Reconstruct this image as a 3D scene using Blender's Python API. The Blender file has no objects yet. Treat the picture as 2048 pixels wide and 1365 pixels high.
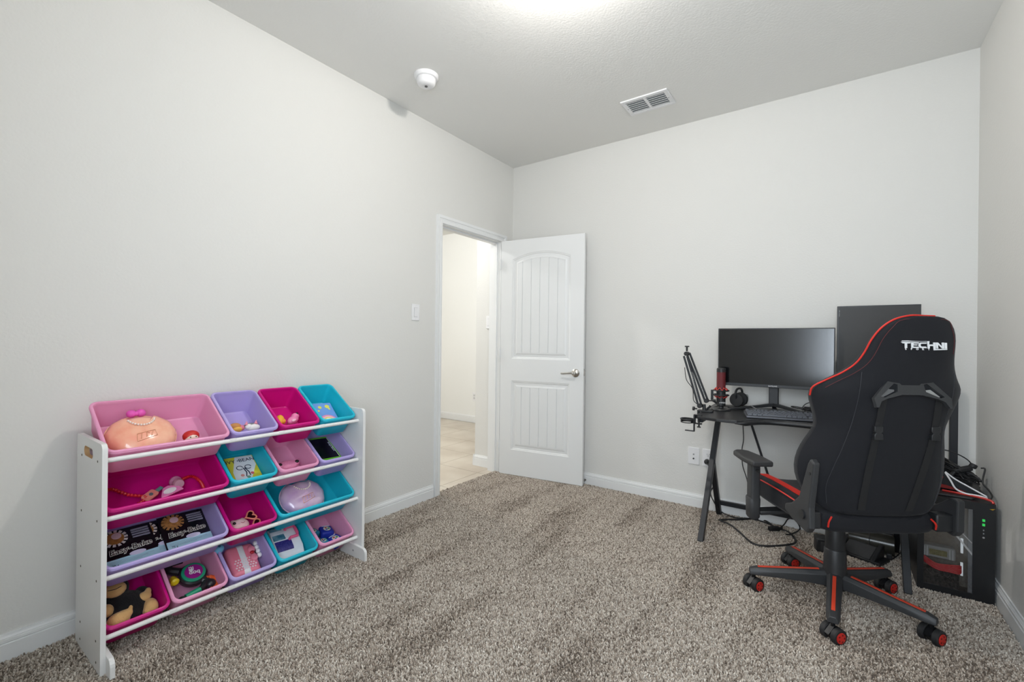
import bpy, bmesh, math, random
from mathutils import Matrix, Vector, Euler
random.seed(7)
S = bpy.context.scene
COL = S.collection
PI = math.pi
R = math.radians

# ------------------------------------------------------------------ camera
F_PX, YAW, ROLL = 905.17, R(35.395), R(0.647)
CAM = Vector((2.406, 0.0, 1.1597))
c_f = Vector((-math.sin(YAW), math.cos(YAW), 0))
_r = Vector((math.cos(YAW), math.sin(YAW), 0)); _u = Vector((0, 0, 1))
c_r = _r * math.cos(ROLL) + _u * math.sin(ROLL)
c_u = -_r * math.sin(ROLL) + _u * math.cos(ROLL)
cam = bpy.data.cameras.new('camera'); camo = bpy.data.objects.new('camera', cam); COL.objects.link(camo)
cam.sensor_width = 36.0; cam.lens = F_PX / 2048 * 36.0; cam.clip_start = 0.02
m = Matrix((c_r, c_u, -c_f)).transposed().to_4x4(); m.translation = CAM
camo.matrix_world = m
S.camera = camo

def px(x, y, axis, v):
    """the point of the plane (axis = v) that a pixel of the 2048x1365 photograph looks at"""
    d = c_f + c_r * ((x - 1024) / F_PX) - c_u * ((y - 682.5) / F_PX)
    return CAM + d * ((v - CAM[axis]) / d[axis])

# ------------------------------------------------------------------ world, exposure
w = bpy.data.worlds.new('world'); S.world = w; w.use_nodes = True
bg = w.node_tree.nodes['Background']
bg.inputs['Color'].default_value = (0.80, 0.90, 1.0, 1); bg.inputs['Strength'].default_value = 13.0
S.view_settings.view_transform = 'Standard'; S.view_settings.look = 'None'
S.view_settings.gamma = 1.0; S.view_settings.use_curve_mapping = False
S.view_settings.exposure = 0.16
LAMP_L, HALL_L = 42.0, 100.0        # watts of the ceiling lamps

pt = bpy.data.lights.new('window_portal', 'AREA'); pt.shape = 'RECTANGLE'; pt.size = 1.00; pt.size_y = 1.50; pt.cycles.is_portal = True
pto = bpy.data.objects.new('window_portal', pt); COL.objects.link(pto); pto.location = (2.40, -0.345, 1.45); pto.rotation_euler = (R(90), 0, 0)

W, D, H = 3.025, 3.379, 2.743      # room: x 0..W, y REAR..D
REAR = -0.33

# ------------------------------------------------------------------ materials
def lin(h):
    h = h.lstrip('#'); v = [int(h[i:i + 2], 16) / 255 for i in (0, 2, 4)]
    return tuple((c / 12.92 if c <= 0.04045 else ((c + 0.055) / 1.055) ** 2.4) for c in v) + (1,)
MATS = {}
def mat(name, col, rough=0.5, metal=0.0, bump=None, var=None, trans=0.0, emit=0.0, coat=0.0, sheen=0.0, spec=0.5):
    if name in MATS: return MATS[name]
    M = bpy.data.materials.new(name); M.use_nodes = True
    nt = M.node_tree; b = nt.nodes['Principled BSDF']; out = nt.nodes['Material Output']
    c = lin(col) if isinstance(col, str) else tuple(col) + (1,)
    b.inputs['Base Color'].default_value = c
    b.inputs['Roughness'].default_value = rough; b.inputs['Metallic'].default_value = metal
    b.inputs['Specular IOR Level'].default_value = spec
    if coat: b.inputs['Coat Weight'].default_value = coat; b.inputs['Coat Roughness'].default_value = 0.1
    if sheen: b.inputs['Sheen Weight'].default_value = sheen; b.inputs['Sheen Roughness'].default_value = 0.4
    if emit: b.inputs['Emission Color'].default_value = c; b.inputs['Emission Strength'].default_value = emit
    tc = None
    if bump or var:
        tc = nt.nodes.new('ShaderNodeTexCoord')
    if bump:
        sc, st, dist = bump
        n = nt.nodes.new('ShaderNodeTexNoise'); n.inputs['Scale'].default_value = sc; n.inputs['Detail'].default_value = 3
        bp = nt.nodes.new('ShaderNodeBump'); bp.inputs['Strength'].default_value = st; bp.inputs['Distance'].default_value = dist
        nt.links.new(tc.outputs['Object'], n.inputs['Vector']); nt.links.new(n.outputs['Fac'], bp.inputs['Height'])
        nt.links.new(bp.outputs['Normal'], b.inputs['Normal'])
    if var:
        sc, col2 = var
        n = nt.nodes.new('ShaderNodeTexNoise'); n.inputs['Scale'].default_value = sc; n.inputs['Detail'].default_value = 5
        rp = nt.nodes.new('ShaderNodeValToRGB'); rp.color_ramp.elements[0].position = 0.35; rp.color_ramp.elements[1].position = 0.65
        rp.color_ramp.elements[0].color = c; rp.color_ramp.elements[1].color = lin(col2)
        nt.links.new(tc.outputs['Object'], n.inputs['Vector']); nt.links.new(n.outputs['Fac'], rp.inputs['Fac'])
        nt.links.new(rp.outputs['Color'], b.inputs['Base Color'])
    if trans:
        t = nt.nodes.new('ShaderNodeBsdfTranslucent'); t.inputs['Color'].default_value = c
        mx = nt.nodes.new('ShaderNodeMixShader'); mx.inputs['Fac'].default_value = trans
        nt.links.new(b.outputs[0], mx.inputs[1]); nt.links.new(t.outputs[0], mx.inputs[2]); nt.links.new(mx.outputs[0], out.inputs['Surface'])
    MATS[name] = M
    return M
def glassy(name, tint, gloss=0.08, clear=0.85, rough=0.02):
    if name in MATS: return MATS[name]
    M = bpy.data.materials.new(name); M.use_nodes = True; nt = M.node_tree
    nt.nodes.remove(nt.nodes['Principled BSDF']); out = nt.nodes['Material Output']
    t = nt.nodes.new('ShaderNodeBsdfTransparent'); t.inputs['Color'].default_value = tuple(c * clear for c in tint) + (1,)
    g = nt.nodes.new('ShaderNodeBsdfGlossy'); g.inputs['Roughness'].default_value = rough
    mx = nt.nodes.new('ShaderNodeMixShader'); mx.inputs['Fac'].default_value = gloss
    nt.links.new(t.outputs[0], mx.inputs[1]); nt.links.new(g.outputs[0], mx.inputs[2]); nt.links.new(mx.outputs[0], out.inputs['Surface'])
    MATS[name] = M; return M

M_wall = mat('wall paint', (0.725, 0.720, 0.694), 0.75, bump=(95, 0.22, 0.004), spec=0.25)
M_ceil = mat('ceiling paint', (0.83, 0.825, 0.798), 0.85, bump=(85, 0.25, 0.004), spec=0.2)
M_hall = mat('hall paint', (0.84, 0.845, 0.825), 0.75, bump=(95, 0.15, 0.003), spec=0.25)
M_trim = mat('white trim', (0.80, 0.81, 0.81), 0.38)
M_door = mat('door white', (0.80, 0.81, 0.81), 0.42)
M_plast = mat('white plastic', (0.82, 0.82, 0.83), 0.35)
M_nickel = mat('satin nickel', (0.55, 0.53, 0.50), 0.28, 1.0)
M_dark = mat('dark gap', (0.03, 0.03, 0.03), 0.8)
M_black = mat('black plastic', (0.016, 0.017, 0.019), 0.42)
M_blackm = mat('black powder metal', (0.022, 0.024, 0.028), 0.45, 0.3)
M_blackg = mat('black gloss', (0.008, 0.008, 0.009), 0.15)
M_rubber = mat('black rubber', (0.014, 0.014, 0.015), 0.6)
M_fabric = mat('black chair fabric', (0.0062, 0.0067, 0.0098), 0.9, bump=(900, 0.25, 0.001), sheen=0.05)
M_chairp = mat('charcoal plastic', (0.031, 0.0325, 0.035), 0.5)
M_red = mat('red vinyl', '#c8261a', 0.5)
M_redp = mat('red plastic', '#c3271f', 0.4)
M_woodw = mat('white painted board', (0.80, 0.80, 0.79), 0.35)
M_mdf = mat('raw fibreboard', '#c9a878', 0.8)
M_grey = mat('grey plastic', (0.25, 0.26, 0.27), 0.45)
M_silver = mat('silver', (0.6, 0.6, 0.62), 0.3, 0.9)
M_white = mat('print white', (0.85, 0.85, 0.85), 0.6)

# ------------------------------------------------------------------ mesh helpers
class MB:
    def __init__(s): s.v = []; s.f = []
    def add(s, vs, fs):
        o = len(s.v); s.v += [tuple(v) for v in vs]; s.f += [tuple(i + o for i in f) for f in fs]; return s
    def box(s, x0, x1, y0, y1, z0, z1):
        return s.add([(x0,y0,z0),(x1,y0,z0),(x1,y1,z0),(x0,y1,z0),(x0,y0,z1),(x1,y0,z1),(x1,y1,z1),(x0,y1,z1)],
                     [(3,2,1,0),(4,5,6,7),(0,1,5,4),(1,2,6,5),(2,3,7,6),(3,0,4,7)])
    def bar(s, a, b, w_, h_, up=(0, 0, 1)):
        a, b = Vector(a), Vector(b); d = (b - a).normalized(); sd = d.cross(Vector(up))
        if sd.length < 1e-4: sd = d.cross(Vector((0, 1, 0)))
        sd.normalize(); u = sd.cross(d)
        vs = [p + sd * (i * w_ / 2) + u * (j * h_ / 2) for p in (a, b) for i, j in ((-1,-1),(1,-1),(1,1),(-1,1))]
        return s.add(vs, [(3,2,1,0),(4,5,6,7),(0,1,5,4),(1,2,6,5),(2,3,7,6),(3,0,4,7)])
    def prism(s, poly, lo, hi, axis=1):
        """poly: 2-D points; axis 0: (y,z), 1: (x,z), 2: (x,y)"""
        def P(q, t): return (t, q[0], q[1]) if axis == 0 else ((q[0], t, q[1]) if axis == 1 else (q[0], q[1], t))
        n = len(poly)
        return s.add([P(q, lo) for q in poly] + [P(q, hi) for q in poly],
                     [tuple(range(n)), tuple(range(2 * n - 1, n - 1, -1))] + [(i, n + i, n + (i + 1) % n, (i + 1) % n) for i in range(n)])
    def cyl(s, a, b, r0, r1=None, n=20, cap=True):
        r1 = r0 if r1 is None else r1
        a, b = Vector(a), Vector(b); d = (b - a).normalized()
        sd = d.cross(Vector((0, 0, 1)))
        if sd.length < 1e-4: sd = Vector((1, 0, 0))
        sd.normalize(); u = d.cross(sd)
        vs = [p + (sd * math.cos(t) + u * math.sin(t)) * r for p, r in ((a, r0), (b, r1)) for t in [2 * PI * i / n for i in range(n)]]
        fs = [(i, (i + 1) % n, n + (i + 1) % n, n + i) for i in range(n)]
        if cap: fs += [tuple(range(n - 1, -1, -1)), tuple(range(n, 2 * n))]
        return s.add(vs, fs)
    def tube(s, pts, r, n=8, closed=False):
        pts = [Vector(p) for p in pts]; k = len(pts); vs = []; prev = None
        rr = r if isinstance(r, (list, tuple)) else [r] * k
        for i, p in enumerate(pts):
            t = (pts[(i + 1) % k] - pts[i - 1]) if (closed or 0 < i < k - 1) else (pts[1] - pts[0] if i == 0 else pts[-1] - pts[-2])
            t.normalize()
            if prev is None:
                sd = t.cross(Vector((0, 0, 1)))
                if sd.length < 0.1: sd = t.cross(Vector((1, 0, 0)))
            else: sd = prev - t * prev.dot(t)
            sd.normalize(); prev = sd; u = t.cross(sd)
            vs += [p + (sd * math.cos(a) + u * math.sin(a)) * rr[i] for a in [2 * PI * j / n for j in range(n)]]
        fs = [(i * n + j, i * n + (j + 1) % n, ((i + 1) % k) * n + (j + 1) % n, ((i + 1) % k) * n + j) for i in range(k if closed else k - 1) for j in range(n)]
        if not closed: fs += [tuple(range(n - 1, -1, -1)), tuple(range((k - 1) * n, k * n))]
        return s.add(vs, fs)
    def lathe(s, prof, n=28, M=None):
        """prof: (radius, height) pairs about z"""
        M = M or Matrix(); vs = []; fs = []
        for r, z in prof:
            vs += [M @ Vector((r * math.cos(2 * PI * j / n), r * math.sin(2 * PI * j / n), z)) for j in range(n)]
        for i in range(len(prof) - 1):
            fs += [(i * n + j, i * n + (j + 1) % n, (i + 1) * n + (j + 1) % n, (i + 1) * n + j) for j in range(n)]
        fs += [tuple(range(n - 1, -1, -1)), tuple(range((len(prof) - 1) * n, len(prof) * n))]
        return s.add(vs, fs)
    def ball(s, c, r, n=16, m_=10, M=None):
        c = Vector(c); r = (r, r, r) if isinstance(r, (int, float)) else r; M = M or Matrix()
        vs = [(0, 0, -1)] + [(math.cos(2*PI*j/n)*math.cos(a), math.sin(2*PI*j/n)*math.cos(a), math.sin(a)) for a in [-PI/2 + PI*i/m_ for i in range(1, m_)] for j in range(n)] + [(0, 0, 1)]
        fs = [(0, 1 + (j + 1) % n, 1 + j) for j in range(n)]
        for i in range(m_ - 2): fs += [(1+i*n+j, 1+i*n+(j+1)%n, 1+(i+1)*n+(j+1)%n, 1+(i+1)*n+j) for j in range(n)]
        t = len(vs) - 1; fs += [(t, 1+(m_-2)*n+j, 1+(m_-2)*n+(j+1)%n) for j in range(n)]
        return s.add([c + (M.to_3x3() @ Vector((v[0]*r[0], v[1]*r[1], v[2]*r[2]))) for v in vs], fs)
    def loft(s, secs, closed=True, caps=True):
        n = len(secs[0]); vs = [p for q in secs for p in q]
        fs = [(i*n+j, i*n+(j+1)%n, (i+1)*n+(j+1)%n, (i+1)*n+j) for i in range(len(secs)-1) for j in range(n if closed else n-1)]
        if caps: fs += [tuple(range(n-1,-1,-1)), tuple(range((len(secs)-1)*n, len(secs)*n))]
        return s.add(vs, fs)
    def mesh(s, name, smooth=True, angle=35):
        me = bpy.data.meshes.new(name); me.from_pydata(s.v, [], s.f)
        bm = bmesh.new(); bm.from_mesh(me); bmesh.ops.recalc_face_normals(bm, faces=bm.faces); bm.to_mesh(me); bm.free()
        if smooth:
            me.polygons.foreach_set('use_smooth', [True] * len(me.polygons)); me.set_sharp_from_angle(angle=R(angle))
        return me
    def build(s, name, material, parent=None, bevel=0, seg=2, sub=0, smooth=True, angle=35, remesh=0, label=None, kind=None):
        me = s.mesh(name, smooth, angle); me.materials.append(material)
        return link(name, me, parent, bevel, seg, sub, remesh, label, kind)
def link(name, me, parent=None, bevel=0, seg=2, sub=0, remesh=0, label=None, kind=None):
    o = bpy.data.objects.new(name, me); COL.objects.link(o)
    if parent: o.parent = parent
    if bevel:
        b = o.modifiers.new('bevel', 'BEVEL'); b.width = bevel; b.segments = seg; b.limit_method = 'ANGLE'; b.angle_limit = R(40)
    if remesh:
        r = o.modifiers.new('remesh', 'REMESH'); r.mode = 'VOXEL'; r.voxel_size = remesh; r.use_smooth_shade = True
        sm = o.modifiers.new('smooth', 'SMOOTH'); sm.factor = 0.6; sm.iterations = 6
    if sub:
        u = o.modifiers.new('sub', 'SUBSURF'); u.levels = sub; u.render_levels = sub
    if label: o['label'] = label
    if kind: o['kind'] = kind
    return o
def tag(o, label, cat, group=None, kind=None):
    o['label'] = label; o['category'] = cat
    if group: o['group'] = group
    if kind: o['kind'] = kind
    return o
def thing(name, label, cat, loc=(0, 0, 0), rz=0, group=None, M=None, kind=None):
    o = bpy.data.objects.new(name, None); COL.objects.link(o); o.empty_display_size = 0.05
    if M is not None: o.matrix_world = M
    else: o.location = loc; o.rotation_euler = (0, 0, rz)
    return tag(o, label, cat, group, kind)
def struct(name, mb, material, label, cat, **k):
    return tag(mb.build(name, material, **k), label, cat, kind='structure')
def crom(pts, k=8, closed=False):
    P = [Vector(p) for p in pts]; n = len(P); out = []
    for i in range(n if closed else n - 1):
        a, b, c, d = (P[(i-1) % n] if (closed or i) else P[0]*2-P[1]), P[i], P[(i+1) % n], (P[(i+2) % n] if (closed or i+2 < n) else P[-1]*2-P[-2])
        for j in range(k):
            t = j / k
            out.append(0.5*((2*b)+(c-a)*t+(2*a-5*b+4*c-d)*t*t+(3*b-a-3*c+d)*t**3))
    if not closed: out.append(P[-1])
    return out
def rrect(w_, h_, r, n=5, cx=0, cy=0):
    pts = []
    for sx, sy, a0 in ((1, -1, -90), (1, 1, 0), (-1, 1, 90), (-1, -1, 180)):
        for i in range(n + 1):
            a = R(a0 + 90 * i / n); pts.append((cx + sx*(w_/2-r) + r*math.cos(a), cy + sy*(h_/2-r) + r*math.sin(a)))
    return pts
def text(name, s_, size, material, parent, M, ext=0.0004, align='CENTER', shear=0, bold=0):
    cu = bpy.data.curves.new(name, 'FONT'); cu.body = s_; cu.size = size; cu.extrude = ext; cu.align_x = align; cu.align_y = 'CENTER'; cu.shear = shear; cu.offset = bold; cu.resolution_u = 4
    t = bpy.data.objects.new(name, cu); COL.objects.link(t)
    dg = bpy.context.evaluated_depsgraph_get(); me = bpy.data.meshes.new_from_object(t.evaluated_get(dg)); me.name = name
    bpy.data.objects.remove(t); bpy.data.curves.remove(cu)
    me.materials.clear(); me.materials.append(material)
    o = bpy.data.objects.new(name, me); COL.objects.link(o); o.parent = parent; o.matrix_local = M
    return o
T = Matrix.Translation
def RX(a): return Matrix.Rotation(R(a), 4, 'X')
def RY(a): return Matrix.Rotation(R(a), 4, 'Y')
def RZ(a): return Matrix.Rotation(R(a), 4, 'Z')
def flat(name, poly, z0, z1, material, parent, **k): return MB().prism(poly, z0, z1, 2).build(name, material, parent, **k)

# ================================================================== THE ROOM
TH = 0.12
OP0, OP1, OPZ = 2.447, 3.222, 2.050          # rough opening of the doorway
struct('wall_left', MB().box(-TH, 0, REAR-TH, OP0, -0.02, H).box(-TH, 0, OP1, D+0.12, -0.02, H).box(-TH, 0, OP0, OP1, OPZ, H), M_wall,
       'pale greige textured wall on the left with the doorway', 'wall', smooth=False)
struct('wall_back', MB().box(0, W, D, D+TH, -0.02, H), M_wall, 'pale greige textured back wall behind the desk', 'wall', smooth=False)
struct('wall_right', MB().box(W, W+TH, REAR-TH, D+TH, -0.02, H), M_wall, 'pale greige textured wall on the right beside the computer tower', 'wall', smooth=False)
WX0, WX1, WZ0, WZ1 = 1.90, 2.90, 0.70, 2.20  # window behind the camera
struct('wall_rear', MB().box(0, WX0, REAR-TH, REAR, -0.02, H).box(WX1, W, REAR-TH, REAR, -0.02, H).box(WX0, WX1, REAR-TH, REAR, -0.02, WZ0).box(WX0, WX1, REAR-TH, REAR, WZ1, H),
       M_wall, 'pale greige wall behind the camera with the window', 'wall', smooth=False)
struct('ceiling', MB().box(-TH, W+TH, REAR-TH, D+TH, H, H+0.1), M_ceil, 'greige textured ceiling with vent and smoke alarm', 'ceiling', smooth=False)
win = thing('window_1', 'white framed window behind the camera', 'window', (0, 0, 0), kind='structure')
fw_ = MB()
for a, b, c, d in ((WX0, WX1, WZ0, WZ0+0.05), (WX0, WX1, WZ1-0.05, WZ1), (WX0, WX0+0.05, WZ0, WZ1), (WX1-0.05, WX1, WZ0, WZ1), (WX0, WX1, (WZ0+WZ1)/2-0.025, (WZ0+WZ1)/2+0.025)):
    fw_.box(a, b, REAR-0.09, REAR-0.04, c, d)
fw_.build('window_frame', M_trim, win)
MB().box(WX0-0.05, WX1+0.05, REAR-0.04, REAR+0.05, WZ0-0.025, WZ0).build('window_sill', M_trim, win)
for a, b in ((WZ0+0.05, (WZ0+WZ1)/2-0.025), ((WZ0+WZ1)/2+0.025, WZ1-0.05)):
    MB().box(WX0+0.05, WX1-0.05, REAR-0.068, REAR-0.064, a, b).build('pane', glassy('window glass', (1, 1, 1), 0.05, 0.97), win)

J0, J1, JZ = OP0+0.018, OP1-0.018, OPZ-0.018   # clear opening of the doorway
# ---- floor: carpet backing and pile
def carpet_material(name, tuft):
    M = bpy.data.materials.new(name); M.use_nodes = True; nt = M.node_tree; b = nt.nodes['Principled BSDF']; L = nt.links.new
    b.inputs['Roughness'].default_value = 0.95; b.inputs['Specular IOR Level'].default_value = 0.1
    rp = nt.nodes.new('ShaderNodeValToRGB'); cr = rp.color_ramp
    cols = [(0.0, '#6f645a'), (0.20, '#96897c'), (0.45, '#b9ada0'), (0.75, '#d0c6ba'), (1.0, '#e5ddd2')]
    cr.elements[0].color = lin(cols[0][1]); cr.elements[1].color = lin(cols[-1][1])
    for p, c in cols[1:-1]: cr.elements.new(p).color = lin(c)
    geo = nt.nodes.new('ShaderNodeNewGeometry')
    if tuft:
        at = nt.nodes.new('ShaderNodeAttribute'); at.attribute_name = 'yarn'; fac = at.outputs['Fac']
    else:
        n = nt.nodes.new('ShaderNodeTexNoise'); n.inputs['Scale'].default_value = 220; n.inputs['Detail'].default_value = 3
        L(geo.outputs['Position'], n.inputs['Vector']); fac = n.outputs['Fac']
    # trodden streaks: long soft strokes where the pile is brushed the dark way
    mp = nt.nodes.new('ShaderNodeMapping'); mp.inputs['Rotation'].default_value = (0, 0, R(3)); mp.inputs['Scale'].default_value = (3.4, 0.7, 1)
    L(geo.outputs['Position'], mp.inputs['Vector'])
    nz = nt.nodes.new('ShaderNodeTexNoise'); nz.inputs['Scale'].default_value = 1.25; nz.inputs['Detail'].default_value = 3.0
    L(mp.outputs[0], nz.inputs['Vector'])
    mr = nt.nodes.new('ShaderNodeMapRange'); mr.inputs['From Min'].default_value = 0.34; mr.inputs['From Max'].default_value = 0.48; mr.inputs['To Min'].default_value = -0.24; mr.inputs['To Max'].default_value = 0.02
    L(nz.outputs['Fac'], mr.inputs['Value'])
    ad = nt.nodes.new('ShaderNodeMath'); ad.operation = 'ADD'; ad.use_clamp = True; L(fac, ad.inputs[0]); L(mr.outputs[0], ad.inputs[1])
    L(ad.outputs[0], rp.inputs['Fac']); L(rp.outputs['Color'], b.inputs['Base Color'])
    return M
floor = struct('floor', MB().box(0, W, REAR, D, -0.03, -0.008).box(-0.045, 0, OP0+0.018, OP1-0.018, -0.03, -0.008), carpet_material('carpet backing', False), 'speckled taupe carpet covering the bedroom floor', 'carpet', smooth=False)
M_yarn = carpet_material('carpet yarn', True)
def tuft_patch(name, w_, h_, n):
    rnd = random.Random(3); vs = []; fs = []; yv = []
    nx = max(1, int(round(math.sqrt(n*w_/h_)))); ny = max(1, int(round(n/nx)))
    for i in range(nx):
        for j in range(ny):
            x = (i+rnd.uniform(0.0, 1.0))*w_/nx-w_/2; y = (j+rnd.uniform(0.0, 1.0))*h_/ny-h_/2
            a = rnd.uniform(0, 2*PI); ln = rnd.uniform(0, 0.0065); hh = rnd.uniform(0.009, 0.0145); r0 = rnd.uniform(0.0024, 0.0034); r1 = r0*0.62; q = rnd.uniform(0, 2*PI)
            lx, ly = ln*math.cos(a), ln*math.sin(a); o = len(vs)
            for z, r, k in ((0, r0, 0), (hh*0.72, r0*1.02, 0.55), (hh, r1, 1)):
                for t_ in range(4): vs.append((x+lx*k+r*math.cos(q+t_*PI/2+k), y+ly*k+r*math.sin(q+t_*PI/2+k), z))
            for lv in range(2): fs += [(o+lv*4+t_, o+lv*4+(t_+1) % 4, o+lv*4+4+(t_+1) % 4, o+lv*4+4+t_) for t_ in range(4)]
            fs.append((o+8, o+9, o+10, o+11)); yv += [min(1, max(0, rnd.gauss(0.5, 0.27)))]*12
    me = bpy.data.meshes.new(name); me.from_pydata(vs, [], fs); me.materials.append(M_yarn)
    at = me.attributes.new('yarn', 'FLOAT', 'POINT'); at.data.foreach_set('value', yv)
    return me
def carpet_pile(x0, x1, y0, y1, nx, ny, dens):
    pw, ph = (x1-x0)/nx, (y1-y0)/ny
    o = link('carpet_pile', tuft_patch('carpet_pile', pw, ph, pw*ph*dens), floor, kind='stuff')
    g = bpy.data.node_groups.new('pile', 'GeometryNodeTree')
    g.interface.new_socket('Geometry', in_out='INPUT', socket_type='NodeSocketGeometry'); g.interface.new_socket('Geometry', in_out='OUTPUT', socket_type='NodeSocketGeometry')
    N = g.nodes.new; L = g.links.new
    gi = N('NodeGroupInput'); go = N('NodeGroupOutput')
    gr = N('GeometryNodeMeshGrid'); gr.inputs['Size X'].default_value = pw*(nx-1); gr.inputs['Size Y'].default_value = ph*(ny-1); gr.inputs['Vertices X'].default_value = nx; gr.inputs['Vertices Y'].default_value = ny
    tr_ = N('GeometryNodeTransform'); tr_.inputs['Translation'].default_value = ((x0+x1)/2, (y0+y1)/2, -0.009)
    ip = N('GeometryNodeInstanceOnPoints'); rv = N('FunctionNodeRandomValue'); rv.data_type = 'INT'; rv.inputs[4].default_value = 0; rv.inputs[5].default_value = 1
    ml = N('ShaderNodeMath'); ml.operation = 'MULTIPLY'; ml.inputs[1].default_value = PI; cb = N('ShaderNodeCombineXYZ')
    L(rv.outputs[2], ml.inputs[0]); L(ml.outputs[0], cb.inputs['Z']); L(cb.outputs[0], ip.inputs['Rotation'])
    L(gr.outputs['Mesh'], tr_.inputs['Geometry']); L(tr_.outputs[0], ip.inputs['Points']); L(gi.outputs[0], ip.inputs['Instance']); L(ip.outputs[0], go.inputs[0])
    mo = o.modifiers.new('pile', 'NODES'); mo.node_group = g
carpet_pile(0.018, W-0.018, 0.10, D-0.018, 9, 10, 30000)
carpet_pile(-0.045, 0.018, J0, J1, 1, 3, 30000)

# ---- baseboards
BP = [(0, -0.009), (0.014, -0.009), (0.014, 0.058), (0.0095, 0.0605), (0.0125, 0.064), (0.012, 0.074), (0.010, 0.0755), (0.0105, 0.078), (0.0065, 0.085), (0.0055, 0.092), (0, 0.092)]
struct('baseboard_left', MB().prism(BP, REAR, OP0-0.055, 1), M_trim, 'white moulded baseboard along the left wall behind the toy organizer', 'baseboard', smooth=False)
struct('baseboard_back', MB().prism([(D-a, b) for a, b in BP], 0, W, 0), M_trim, 'white moulded baseboard along the back wall under the desk', 'baseboard', smooth=False)
struct('baseboard_right', MB().prism([(W-a, b) for a, b in BP], REAR, D-0.014, 1), M_trim, 'white moulded baseboard along the right wall by the computer tower', 'baseboard', smooth=False)
struct('baseboard_rear', MB().prism([(REAR+a, b) for a, b in BP], 0.014, W-0.014, 0), M_trim, 'white moulded baseboard under the window', 'baseboard', smooth=False)

# ---- door casing and jamb (clear opening 2.465..3.204, head 2.033)
def casing(mb, side, x0):
    # profile steps from the inner edge outwards: (width offset, thickness)
    prof = [(0.006, 0), (0.006, 0.011), (0.024, 0.013), (0.026, 0.010), (0.040, 0.014), (0.042, 0.018), (0.063, 0.019), (0.063, 0)]
    path = [(J0, -0.012), (J0, JZ), (J1, JZ), (J1, -0.012)]
    secs = []
    for k, (y, z) in enumerate(path):
        dy = -1 if k < 2 else 1; dz = 1 if k in (1, 2) else 0
        secs.append([(x0 + side*t, y + dy*o, z + dz*o) for o, t in prof])
    mb.loft(secs)
casing_ = MB(); casing(casing_, 1, 0.0); casing(casing_, -1, -TH)
tr = struct('trim_1', casing_, M_trim, 'white moulded casing around the open doorway', 'door casing', smooth=False)
jb = MB().box(-TH, 0, OP0, J0, -0.012, JZ).box(-TH, 0, J1, OP1, -0.012, JZ).box(-TH, 0, OP0, OP1, JZ, OPZ)
jb.box(-0.075, -0.038, J0, J0+0.011, -0.012, JZ-0.011).box(-0.075, -0.038, J1-0.011, J1, -0.012, JZ-0.011).box(-0.075, -0.038, J0, J1, JZ-0.011, JZ)
jb.build('jamb', M_trim, tr, smooth=False)
MB().box(-0.034, -0.006, J0-0.001, J0+0.0015, 0.885, 0.945).build('strike_plate', M_nickel, tr)

# ---- the open door
DA = math.atan2(3.28-3.171, 0.785-0.03)
DW, DZ0, DZ1, DT = 0.757, 0.006, 2.030, 0.035
door = thing('door_1', 'white two-panel arched plank door standing open against the back wall', 'door', (0.030, 3.171, 0), DA, kind='structure')
U0, U1 = 0.110, 0.641
def outline(d, lo, hi, arch):
    pts = [(U0+d, lo+d), (U1-d, lo+d)]
    if arch:
        hc = (U1-U0)/2; sag = 0.055; Rr = (hc*hc+sag*sag)/(2*sag); cx = (U0+U1)/2; cz = hi+sag-Rr
        r = Rr-d; hw = hc-d; a0 = math.asin(hw/r)
        pts += [(cx + r*math.sin(a0*(1-2*i/16)), cz + r*math.cos(a0*(1-2*i/16))) for i in range(17)]
    else: pts += [(U1-d, hi-d), (U0+d, hi-d)]
    return pts
LO, HI = (0.222, 0.818), (1.008, 1.862)
MB().box(0, DW, 0.009, DT, DZ0, DZ1).build('core', M_door, door)
fr = MB().box(0, U0, 0, 0.012, DZ0, DZ1).box(U1, DW, 0, 0.012, DZ0, DZ1).box(U0, U1, 0, 0.012, DZ0, LO[0]).box(U0, U1, 0, 0.012, LO[1], HI[0])
arc = outline(0, HI[0], HI[1], True)[2:]
for p, q in zip(arc[:-1], arc[1:]):
    fr.prism([p, q, (q[0], DZ1), (p[0], DZ1)], 0, 0.012, 1)
fr.build('stile_and_rail_frame', M_door, door, smooth=False)
for (lo, hi), ar in ((LO, False), (HI, True)):
    steps = [(0, 0), (0.004, 0.003), (0.010, 0.0035), (0.017, 0.0088), (0.034, 0.0088), (0.048, 0.003), (0.054, 0.003)]
    secs = [[(u, v, z) for u, z in outline(d, lo, hi, ar)] for d, v in steps]
    MB().loft(secs, caps=False).build('panel_moulding', M_door, door, smooth=True, angle=20)
    a, b = U0+0.053, U1-0.053
    cuts = [a, 0.206, 0.288, 0.369, 0.449, 0.529, b]
    ins = outline(0.053, lo, hi, ar)[2:]
    def top_at(u):
        if not ar: return hi-0.053
        for p, q in zip(ins[:-1], ins[1:]):
            if q[0] <= u <= p[0]: return p[1] + (q[1]-p[1])*(u-p[0])/(q[0]-p[0]+1e-9)
        return ins[0][1] if u > ins[0][0] else ins[-1][1]
    for k in range(6):
        g = 0.0028
        l, r = cuts[k] + (g if k else 0), cuts[k+1] - (g if k < 5 else 0)
        us = [r - (r-l)*i/4 for i in range(5)]
        MB().prism([(l, lo+0.053), (r, lo+0.053)] + [(u, top_at(u)) for u in us], 0.0030, 0.012, 1).build('plank', M_door, door, bevel=0.0018, seg=1, smooth=False)
hd = MB().lathe([(0.030, 0), (0.033, 0.003), (0.033, 0.007), (0.027, 0.012), (0.020, 0.016), (0.011, 0.02), (0.011, 0.045), (0.014, 0.048), (0.012, 0.056), (0.003, 0.058)], 28, T((0.692, 0, 0.907)) @ RX(90))
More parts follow.
